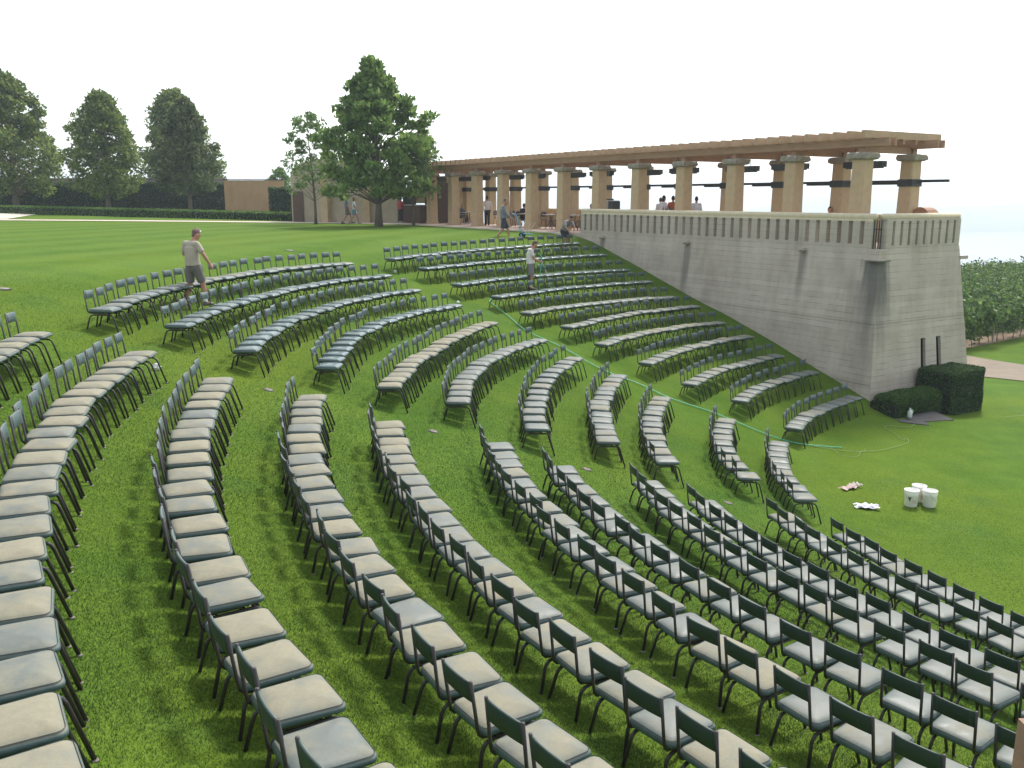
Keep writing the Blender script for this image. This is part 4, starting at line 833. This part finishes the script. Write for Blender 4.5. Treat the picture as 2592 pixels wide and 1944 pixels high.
for s in 'BC':
    for k,row in enumerate(ROWS_B if s=='B' else ROWS_C):
        n=row[0]; pts=row[1:]
        for i in range(n):
            t=i/(n-1)
            if len(pts)==3:
                a0,a1,a2=pts[0][1],pts[1][1],pts[2][1]; a=a0+(a2-a0)*t
                tm=(a1-a0)/(a2-a0); l0=(t-tm)*(t-1)/((0-tm)*(0-1)); l1=t*(t-1)/(tm*(tm-1)); l2=t*(t-tm)/(1*(1-tm))
                r=pts[0][0]*l0+pts[1][0]*l1+pts[2][0]*l2
            else:
                a=pts[0][1]+(pts[1][1]-pts[0][1])*t; r=pts[0][0]+(pts[1][0]-pts[0][0])*t
            CH.append((s,k,i,i in (0,n-1),r,a))
for k,(r0,a0,st,r1) in enumerate(ROWS_A):
    for i in range(46):
        t=min(1.2,st*i/26); CH.append(('A',k,i,i==0,r0+(r1-r0)*t,a0+st*i))
chairs=[]
for s,k,i,end,r,a in CH:
    a+=rg.uniform(-.12,.12)*13/r*1.2; r+=rg.uniform(-.035,.035)
    x=CX+r*math.cos(R_(a)); y=CY+r*math.sin(R_(a)); z=ground(x,y)
    px=[pix(x+dx,y+dy,z+h) for dx in (-.35,.35) for dy in (-.35,.35) for h in (0,.85)]
    if max(p[0] for p in px)<-5 or min(p[0] for p in px)>2597 or min(p[1] for p in px)>1950 or y<1.2: continue
    dust=min(1,max(0,DUST[s][k]+rg.gauss(0,.11))); wet=min(1,max(0,WET[s][k]+rg.uniform(-.3,.2)))
    if wet<.15: wet=0
    chairs.append((math.sqrt(x*x+y*y+(6.6-z)**2),s,k,i,end,x,y,z,R_(a)+math.pi+R_(rg.gauss(0,2.6)),dust,wet,rg.random()))
chairs.sort()
ORD=['eleventh','tenth','ninth','eighth','seventh','sixth','fifth','fourth','third','second','first']
NTH=['first','second','third','fourth','fifth','sixth','seventh','eighth','ninth','tenth','eleventh','twelfth','thirteenth','fourteenth','fifteenth','sixteenth','seventeenth','eighteenth','nineteenth','twentieth']
NTH+=['twenty-'+q for q in NTH[:9]]+['thirtieth']+['thirty-'+q for q in NTH[:9]]+['fortieth']+['forty-'+q for q in NTH[:9]]
BLK={'A':'drain lights, outer block','B':'the hose, middle block','C':'the hose, wall block'}
def look(d,w): return 'wet green' if w>.5 else ('dusty tan' if d>.66 else ('faded grey-green' if d<.42 else 'dust-streaked green'))
def slope_at(x,y,rz):
    c,s=math.cos(rz),math.sin(rz); e=.25
    return (ground(x+c*e,y+s*e)-ground(x-c*e,y-s*e))/(2*e)
far_mb=MB(); far_dat=[]
NIND=300
for idx,(d,s,k,i,end,x,y,z,rz,dust,wet,seed) in enumerate(chairs):
    tilt=(rg.uniform(-.022,.022),rg.uniform(-.022,.022))
    if idx<NIND:
        lab='%s padded chair, %s row from the stage, %s along from %s'%(look(dust,wet),ORD[k],NTH[i],BLK[s])
        e=bpy.data.objects.new('padded_chair',None); COL.objects.link(e); e.empty_display_size=.2
        tag(e,lab,'chair','padded chairs in rows on the grass slope'); e.location=(x,y,z); e.rotation_euler=(tilt[0],tilt[1],rz)
        colr=(dust,wet,seed,1)
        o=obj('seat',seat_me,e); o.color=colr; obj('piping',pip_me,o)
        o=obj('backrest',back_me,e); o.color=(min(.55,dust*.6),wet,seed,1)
        for q in (0,1):
            obj('back_post',post_me[q],e)
            f=obj('side_frame',side_me[q],e); obj('foot_glide',gl_me[q],f); obj('foot_glide',gl_me[2+q],f)
        obj('cross_bar',cross_me,e)
    else:
        c,sn=math.cos(rz),math.sin(rz)
        for src,mi,dd in ((SB,0,dust),(BB,0,min(.55,dust*.6)),(PO[0],1,0),(PO[1],1,0),(SI[0],1,0),(SI[1],1,0),(CR,1,0)):
            far_mb.add([(x+c*p[0]-sn*p[1],y+sn*p[0]+c*p[1],z+p[2]) for p in src.v],src.f,mi)
            if src is BB: far_mb.m[-len(src.f):]=[2 if q else 0 for q in BB.m]
            far_dat+=[(dd,wet,seed,1)]*len(src.f)
if far_mb.f:
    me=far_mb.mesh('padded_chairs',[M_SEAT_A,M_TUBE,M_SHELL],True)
    at=me.attributes.new('chairdata','FLOAT_COLOR','FACE'); at.data.foreach_set('color',np.array(far_dat,np.float32).ravel())
    tag(obj('padded_chairs',me),'upper rows of green padded chairs fanning out below the pergola terrace','chairs',kind='stuff')
print('CHAIRS',len(chairs))

# ------------------------------------------------------------------ near grass blades
def blades(name,n,rmin,rmax,L,W,seed,label):
    rgn=np.random.default_rng(seed)
    u=rgn.random(n*3); d=np.sqrt(rmin**2+u*(rmax**2-rmin**2)); th=rgn.uniform(R_(-33),R_(33),n*3)
    X=d*np.sin(th); Y=d*np.cos(th); Z=ground_np(X,Y)
    dz=Z-6.595; dp=Y*cp-dz*sp_; px=1296+f_px*X/dp; py=972-f_px*(Y*sp_+dz*cp)/dp
    taper=rgn.random(n*3)<np.clip((rmax-d)/(rmax*.5),0,1)**.8*np.clip((d-rmin)/1.5,0,1); ok=taper&(px>-40)&(px<2632)&(py<1990); X,Y,Z=X[ok],Y[ok],Z[ok]; X,Y,Z=X[:n],Y[:n],Z[:n]; n=len(X)
    h=L*rgn.uniform(.5,1.2,n); az=rgn.uniform(0,2*np.pi,n); lean=rgn.normal(0,.7,n); la=rgn.uniform(0,2*np.pi,n); w=W*rgn.uniform(.7,1.3,n)
    cl=np.sin(X*1.7+np.sin(Y*1.3)*2)*np.sin(Y*1.9+np.sin(X*1.1)*2); la=la*.55+cl*1.2
    base=np.stack([X,Y,Z-.004],1); tx=np.stack([np.cos(az)*w,np.sin(az)*w,np.zeros(n)],1)
    tip=base+np.stack([np.cos(la)*lean*h,np.sin(la)*lean*h,h],1)
    V=np.stack([base-tx,base+tx,tip],1).reshape(-1,3); F=np.arange(3*n).reshape(n,3)
    return tag(obj(name,np_mesh(name,V,F,leaf_mat('grass_blade',[(0,(.030,.080,.012)),(.4,(.042,.102,.015)),(.8,(.056,.120,.019)),(.95,(.080,.136,.032)),(1,(.13,.15,.06))],.15,.6,.1,.78))),label,'grass',kind='stuff')
blades('grass_blades',330000,4.2,11.5,.024,.0026,1,'short mown grass blades on the near slope among the dusty tan chairs')
blades('grass_blades',330000,9.5,24,.027,.0040,2,'short mown grass blades on the middle of the seating slope')

# ------------------------------------------------------------------ things on the grass
M_TURQ=pm('turquoise_blue_paint',(.05,.30,.42),(.04,.24,.36),6,.4)
M_RUB=pm('black_rubber',(.015,.015,.016),None,8,.7)
ht_=thing('hand_truck','blue two-wheeled hand truck with two pale wooden battens on the upper lawn','hand truck',(.48,40.3,ground(.48,40.3)),R_(-12))
mb=MB()
for s in (-.16,.16):
    mb.tube([(-.42,s,1.02),(-.34,s,.98),(-.22,s,.75),(-.12,s,.42),(-.02,s,.16),(.34,s,.13)],.016,7)
for x,z in ((-.25,.8),(-.17,.58),(-.09,.34)): mb.tube([(x,-.16,z),(x,.16,z)],.012,6)
mb.tube([(-.42,-.16,1.02),(-.46,0,1.04),(-.42,.16,1.02)],.016,7); obj('frame',mb.mesh('frame',M_TURQ,True),ht_)
mb=MB(); mb.box((.2,0,.15),(.5,.42,.02)); obj('toe_plate',mb.mesh('toe_plate',M_TURQ),ht_)
for s in (-.24,.24):
    mb=MB(); mb.tube([(-.02,s-.03,.11),(-.02,s+.03,.11)],.11,14); w_=obj('wheel',mb.mesh('wheel',M_RUB),ht_)
    mb=MB(); mb.tube([(-.02,s-.034,.11),(-.02,s+.034,.11)],.05,10); obj('hub',mb.mesh('hub',M_TURQ),w_)
for k,s in enumerate((-.08,.1)):
    mb=MB(); mb.tube([(.12,s,.17),(.44,s+.03,.66)],.026,4); tag(obj('batten',mb.mesh('batten',pm('pale_timber',(.55,.42,.26),None,4,.7)),None,(.48+.14*k,40.28,ground(.48,40.3)+.005)),'pale wooden batten on the blue hand truck, %s the wheels'%('nearer' if k==0 else 'farther from'),'batten','battens on the hand truck')
def smooth(pts,n=6):
    out=[]; P=[Vector(p) for p in pts]
    for i in range(len(P)-1):
        p0,p1,p2,p3=P[max(i-1,0)],P[i],P[i+1],P[min(i+2,len(P)-1)]
        for k in range(n):
            t=k/n; out.append(.5*((2*p1)+(p2-p0)*t+(2*p0-5*p1+4*p2-p3)*t*t+(3*p1-p0-3*p2+p3)*t**3))
    return out+[P[-1]]
def drape(pts,r,wob=0,seed=0):
    rgd=random.Random(seed); out=[]
    for p in smooth(pts):
        x,y=p.x+rgd.uniform(-wob,wob),p.y+rgd.uniform(-wob,wob); out.append((x,y,ground(x,y)+r+.03))
    return out
HOSE=[(.98,32.3),(.5,31.2),(-.2,30.6),(-.6,29.9),(-.74,29.32),(-.57,28.99),(-.07,28.02),(.41,26.95),(.93,26.38),(1.55,25.85),(2.29,24.96),(2.92,24.49),(3.56,24.27),(4.26,23.84),(5.0,23.69),(5.45,23.6),(5.91,23.38),(6.68,23.04),(7.24,22.94),(7.84,22.99),(8.88,23.19)]
mb=MB(); mb.tube(drape([(x,y,0) for x,y in HOSE],.013),.013,6); tag(obj('garden_hose',mb.mesh('garden_hose',pm('mint_green_hose',(.10,.46,.30),(.08,.40,.26),8,.4),True)),'mint green garden hose running down the grass aisle','hose')
CORD=[(8.04,23.01),(8.58,22.96),(9.1,22.93),(9.79,23.06),(10.51,23.51),(10.99,23.92),(11.13,24.33),(10.93,24.2),(11.0,24.73),(10.96,25.41),(11.17,25.6),(11.73,25.57),(12.07,25.94)]
M_CORD=pm('pale_green_tubing',(.19,.29,.11),None,6,.5)
mb=MB(); mb.tube(drape([(x,y,0) for x,y in CORD],.006),.006,5); tag(obj('thin_tubing',mb.mesh('thin_tubing',M_CORD,True)),'thin pale tubing looping over the stage lawn towards the slab','tubing')
CORD2=[(8.05,23.04),(8.42,23.25),(8.58,22.89),(8.6,22.56),(8.82,22.45),(9.07,22.52),(9.27,22.88),(9.48,23.08),(9.51,23.23)]
mb=MB(); mb.tube(drape([(x,y,0) for x,y in CORD2],.005),.005,5); tag(obj('thin_tubing',mb.mesh('thin_tubing',M_CORD,True)),'short loose loop of thin tubing where the green hose ends','tubing')
CORD3=[(15.6,27.5),(16.1,27.6),(16.5,27.9),(16.3,28.4)]
mb=MB(); mb.tube(drape([(x,y,0) for x,y in CORD3],.005),.006,5); tag(obj('thin_tubing',mb.mesh('thin_tubing',M_CORD,True)),'curl of pale tubing on the lawn past the square hedge','tubing')
# nozzle, held hose and spray of the man with the hose
hx,hy,hz=1.03,32.05,ground(.66,32.0)
mb=MB(); mb.tube(smooth([(1.0,32.0,hz+1.28),(1.06,31.98,hz+1.15),(1.05,31.95,hz+1.0),(1.0,31.98,hz+.55),(.98,32.1,hz+.12),(.98,32.3,hz+.03)]),.016,6); mb.tube([(1.05,31.95,hz+1.0),(1.16,31.93,hz+.80)],[.014,.02],7)
tag(obj('hose_wand',mb.mesh('hose_wand',pm('mint_green_hose',(.1,.46,.3)),True)),'upright hose end with nozzle held by the hosing man','hose')
sprng=np.random.default_rng(9); n=420; t=sprng.random(n)**.7; P_=np.stack([1.16+.26*t+sprng.normal(0,.012+.07*t**2),31.93-.1*t+sprng.normal(0,.012+.07*t**2),hz+.80-.72*t+sprng.normal(0,.02,n)],1)
V,F=leaves(P_,.022,5,1.5,.35); wm,nt,b=new_mat('water_spray'); b.inputs['Base Color'].default_value=(.85,.9,.9,1); b.inputs['Roughness'].default_value=.1; b.inputs['Transmission Weight'].default_value=.6
tag(obj('water_spray',np_mesh('water_spray',V,F,wm)),'spray of water falling from the hose onto a chair','water',kind='stuff')
# buckets
M_PAIL=pm('white_plastic_pail',(.88,.87,.84),(.83,.82,.78),4,.45)
def bucket(label,x,y,seed,deco,tilt=0):
    e=thing('bucket',label,'bucket',(x,y,ground(x,y)),seed*.9,'white buckets on the stage lawn')
    mb=MB(); H=.37
    prof=[(.125,0),(.131,.01),(.148,H*.72),(.153,H*.74),(.150,H*.77),(.155,H*.82),(.151,H*.85),(.157,H*.97),(.16,H),(.150,H),(.146,H-.03),(.125,.02),(.0,.018)]
    vs=[];n_=24
    mb.lathe(prof,n_); obj('shell',mb.mesh('shell',M_PAIL,True),e)
    mb=MB(); pts=[(.163*math.cos(t),.02+.02*math.sin(t),H*.84-.16*math.sin(t)) for t in [math.pi*k/12 for k in range(13)]]; pts=[(p[0],-.155*math.sin(math.acos(max(-1,min(1,p[0]/.163))))-.004,p[2]) for p in pts]
    mb.tube(pts,.0035,5); obj('handle',mb.mesh('handle',pm('wire_handle',(.35,.35,.35),None,5,.4)),e)
    if deco:
        mb=MB(); r=.1465
        if deco=='tri':
            c0=-2.2; tri=[(c0-.28,.24),(c0+.28,.24),(c0,.13)]; mb.add([((r+.004)*math.cos(a),(r+.004)*math.sin(a),z) for a,z in tri],[(0,1,2)]); mb.add([((r+.003)*math.cos(a),(r+.003)*math.sin(a),z) for a,z in ((c0+.4,.10),(c0+1.1,.10),(c0+1.1,.24),(c0+.4,.24))],[(0,1,2,3)],1)
            obj('printed_label',mb.mesh('printed_label',[pm('dark_grey_print',(.09,.08,.09),None,9,.6),pm('cream_print',(.66,.60,.48),None,9,.6)]),e)
        else:
            cs=[-1.75,-1.5,-1.25,-1.0]
            for k,a in enumerate(cs): mb.add([((r+.004)*math.cos(a+u),(r+.004)*math.sin(a+u),z) for u,z in ((0,.08+.03*k%.05),(.22,.07),(.24,.20-.02*k),(.02,.22))],[(0,1,2,3)],0)
            obj('printed_label',mb.mesh('printed_label',pm('orange_fruit_print',(.62,.22,.06),(.7,.35,.1),30,.6)),e)
    return e
bucket('white bucket with dark triangle print on the stage lawn',8.86,18.88,0,'tri')
bucket('white bucket with orange fruit print behind the other two',9.17,19.2,0.25,'fruit')
bucket('plain white bucket with wire handle beside the printed ones',9.26,18.86,1.2,None)
def rag(name,label,x,y,rz,lx,ly,col,seed,hh=.05):
    rgd=np.random.default_rng(seed); n=16; V=[];F=[]
    for j in range(n+1):
        for i in range(n+1):
            u,v=i/n-.5,j/n-.5; w=1-.35*math.sin(3.1*(u+.5))*abs(v)*1.2
            px_=u*lx*(1+.15*math.sin(9*v+seed)); py_=v*ly*w*(1+.2*math.sin(8*u+seed*2)); z=hh*(.5+.5*math.sin(13*u+5*v+seed)*math.cos(11*v-4*u))*(1-max(abs(u),abs(v))**2*2.2)+.03
            V.append((px_,py_,max(z,.012)))
    F=[(j*(n+1)+i,j*(n+1)+i+1,(j+1)*(n+1)+i+1,(j+1)*(n+1)+i) for j in range(n) for i in range(n)]
    mb=MB(); mb.add(V,F); o=obj(name,mb.mesh(name,pm('cloth_'+name+str(seed),col,tuple(c*.85 for c in col),12,.9,.3,30),True),None,(x,y,ground(x,y)),rz); return tag(o,label,'rag')
rag('rag','crumpled pinkish rag lying on the stage lawn',7.87,19.92,.5,.42,.2,(.66,.50,.46),3,.09)
rag('rag','bunched pale cloth lying on top of the pinkish rag',8.08,20.08,.3,.26,.16,(.74,.64,.62),5,.12)
rag('towel','white crumpled towel lying on the stage lawn',7.8,18.66,-.2,.48,.3,(.80,.80,.85),4,.1)
def crumple(label,x,y,r,seed):
    rgd=random.Random(seed); mb=MB(); n=8; vs=[]
    for j in range(1,6):
        for i in range(n): a=2*math.pi*i/n; t=math.pi*j/6; q=r*rgd.uniform(.7,1.25); vs.append((q*math.sin(t)*math.cos(a),q*math.sin(t)*math.sin(a),q*math.cos(t)+r*.8))
    fs=[(j*n+i,j*n+(i+1)%n,(j+1)*n+(i+1)%n,(j+1)*n+i) for j in range(4) for i in range(n)]+[tuple(range(n-1,-1,-1)),tuple(4*n+k for k in range(n))]
    mb.add(vs,fs); tag(obj('crumpled_paper',mb.mesh('crumpled_paper',pm('white_paper',(.80,.78,.80),None,8,.9)),None,(x,y,ground(x,y))),label,'paper')
crumple('crumpled white paper at the foot of an aisle-end chair',-6.12,15.12,.07,1)
crumple('scrap of white paper on the grass above the young chairs row',-3.95,30.28,.05,2)
crumple('scrap of white paper by the aisle near the hose bend',-1.71,28.33,.05,3)
crumple('scrap of white litter between the lower chair rows',3.09,18.98,.06,4)
# in-ground lights
M_DISC=pm('dull_metal_lid',(.15,.125,.105),(.10,.09,.08),12,.5)
for i,(x,y,r,lab) in enumerate(((-4.41,15.8,.09,'round in-ground aisle light beside the fourth row from the top'),(-1.44,15.85,.09,'round in-ground aisle light two rows below the highest one'),(1.40,16.03,.09,'round in-ground aisle light halfway down the aisle'),(4.25,16.69,.09,'round in-ground aisle light nearest the stage lawn'),(-7.52,30.47,.15,'large flat access cover in the lawn above the middle block'),(-10.44,18.29,.16,'large flat access cover in the lawn above the top aisle'))):
    e=thing('ground_light' if r<.12 else 'access_cover',lab,'ground light' if r<.12 else 'cover',(x,y,ground(x,y)),0,'in-ground aisle lights' if r<.12 else 'access covers')
    u_,v_=x-CX,y-CY; q=math.hypot(u_,v_); sl_=.26 if r<.12 else .08; e.rotation_euler=Vector((-u_/q*sl_,-v_/q*sl_,1)).to_track_quat('Z','Y').to_euler()
    mb=MB(); mb.lathe([(r*1.12,-.02),(r*1.12,.006),(r*.95,.010),(r*.9,.008)],20); obj('rim',mb.mesh('rim',pm('dark_rim',(.05,.045,.04),None,6,.8)),e)
    mb=MB(); mb.lathe([(r*.88,-.01),(r*.86,.012),(r*.4,.016),(r*.1,.016)],20); obj('lid',mb.mesh('lid',M_DISC,True),e)
    if r<.12: mb=MB(); mb.box((.02,0,.018),(.05,.04,.008)); obj('lens',mb.mesh('lens',pm('rusty_lens',(.16,.07,.05),None,9,.5)),e)
# slab, frame, jug, tap by the hedge
M_SLAB=pm('grey_slab',(.075,.072,.07),(.055,.052,.05),3,.9,.3,20)
def lay(o,x,y,yaw,lift=.0):
    e_=.5; gx=(ground(x+e_,y)-ground(x-e_,y))/(2*e_); gy=(ground(x,y+e_)-ground(x,y-e_))/(2*e_)
    nz=Vector((-gx,-gy,1)).normalized(); xa=Vector((math.cos(yaw),math.sin(yaw),0)); xa=(xa-nz*xa.dot(nz)).normalized(); ya=nz.cross(xa)
    o.rotation_euler=Matrix((xa,ya,nz)).transposed().to_euler(); o.location=(x,y,ground(x,y)+lift)
sx_,sy_=12.75,26.75; z_=ground(sx_,sy_)
sb=thing('utility_slab','grey concrete utility slab with open framed pit below the square hedge','slab',(sx_,sy_,z_),R_(22))
lay(sb,sx_,sy_,R_(20))
mb=MB(); mb.box((0,0,.0),(1.5,.75,.06)); obj('slab',mb.mesh('slab',M_SLAB),sb)
mb=MB()
for c_,d_ in (((.4,.55,.03),(1.1,.05,.07)),((.4,1.1,.03),(1.1,.05,.07)),((-.125,.825,.03),(.05,.5,.07)),((.925,.825,.03),(.05,.5,.07))): mb.box(c_,d_)
obj('pit_frame',mb.mesh('pit_frame',pm('pale_frame',(.42,.40,.36),None,5,.8)),sb)
mb=MB(); mb.box((.4,.825,.005),(1.0,.5,.02)); obj('pit_cover',mb.mesh('pit_cover',pm('dark_pit',(.06,.058,.055),None,5,.9)),sb)
mb=MB(); mb.tube([(.5,.6,0),(.5,.6,.3)],.02,7); mb.tube([(.5,.6,.28),(.5,.5,.28)],.015,6); obj('tap',mb.mesh('tap',M_IRON),sb)
x,y=12.1,26.15; mb=MB(); mb.box((0,0,0),(.85,.28,.05)); ss_=tag(obj('stepping_slab',mb.mesh('stepping_slab',M_SLAB)),'single narrow grey stepping slab in front of the utility slab','slab'); lay(ss_,x,y,R_(-14),.005)
x,y=12.2,26.62; jg=thing('jug','translucent white plastic gallon jug standing beside the low hedge','jug',(x,y,ground(x,y)+.01))
mb=MB(); mb.lathe([(.07,0),(.076,.01),(.076,.17),(.06,.21),(.022,.25),(.02,.27)],16); obj('body',mb.mesh('body',pm('milky_plastic',(.62,.72,.66),None,5,.4),True),jg)
mb=MB(); mb.lathe([(.024,.27),(.024,.295),(.02,.298)],12); obj('cap',mb.mesh('cap',pm('white_cap',(.8,.8,.8),None,5,.4)),jg)
mb=MB(); mb.tube([(.03,0,.25),(.085,0,.235),(.088,0,.17),(.07,0,.13)],.012,6); obj('handle',mb.mesh('handle',MC['milky_plastic'],True),jg)
x,y=19.05,36.9; mb=MB(); mb.tube([(0,0,-.1),(0,0,.42)],[.11,.11],12); mb.tube([(0,0,.42),(0,0,.47)],[.14,.14],12); tag(obj('bollard',mb.mesh('bollard',pm('pale_concrete_bollard',(.5,.48,.44),None,5,.8)),None,(x,y,ground(x,y))),'short pale round bollard at the edge of the gravel road','bollard')
# soil strip under the first vines
sheet('vine_soil',(dens([(21.5,44.0),(31,51.2)],10),dens([(20.6,45.2),(30.1,52.4)],10)),M_SOIL,.02)
# corner post of the near terrace rail
mb=MB(); px_=thing('rail_post','brown weathered timber post at the near terrace rail','post',(1.442,2.2,3.24))
mb.hexa([(-.01,-.1,0),(.22,-.1,0),(.22,.1,0),(-.01,.1,0)],[(.003,-.1,1.9),(.22,-.1,1.9),(.22,.1,1.9),(.003,.1,1.9)]); obj('shaft',mb.mesh('shaft',pm('brown_post',(.28,.17,.11),(.2,.12,.08),6,.8,.3)),px_)
# ------------------------------------------------------------------ the hazy air
hm_=bpy.data.materials.new('haze_air'); hm_.use_nodes=True; nt=hm_.node_tree; nt.nodes.clear()
vol=nt.nodes.new('ShaderNodeVolumePrincipled'); vol.inputs['Color'].default_value=(.80,.91,1,1); vol.inputs['Density'].default_value=HAZE_D; vol.inputs['Anisotropy'].default_value=.35
out=nt.nodes.new('ShaderNodeOutputMaterial'); nt.links.new(vol.outputs[0],out.inputs['Volume'])
mb=MB(); mb.box((0,2050,-27.5),(8600,5000,195)); hz_=obj('haze',mb.mesh('haze',hm_)); hz_['kind']='stuff'; hz_['label']='thin white smoky summer haze over the valley'; hz_['category']='haze'
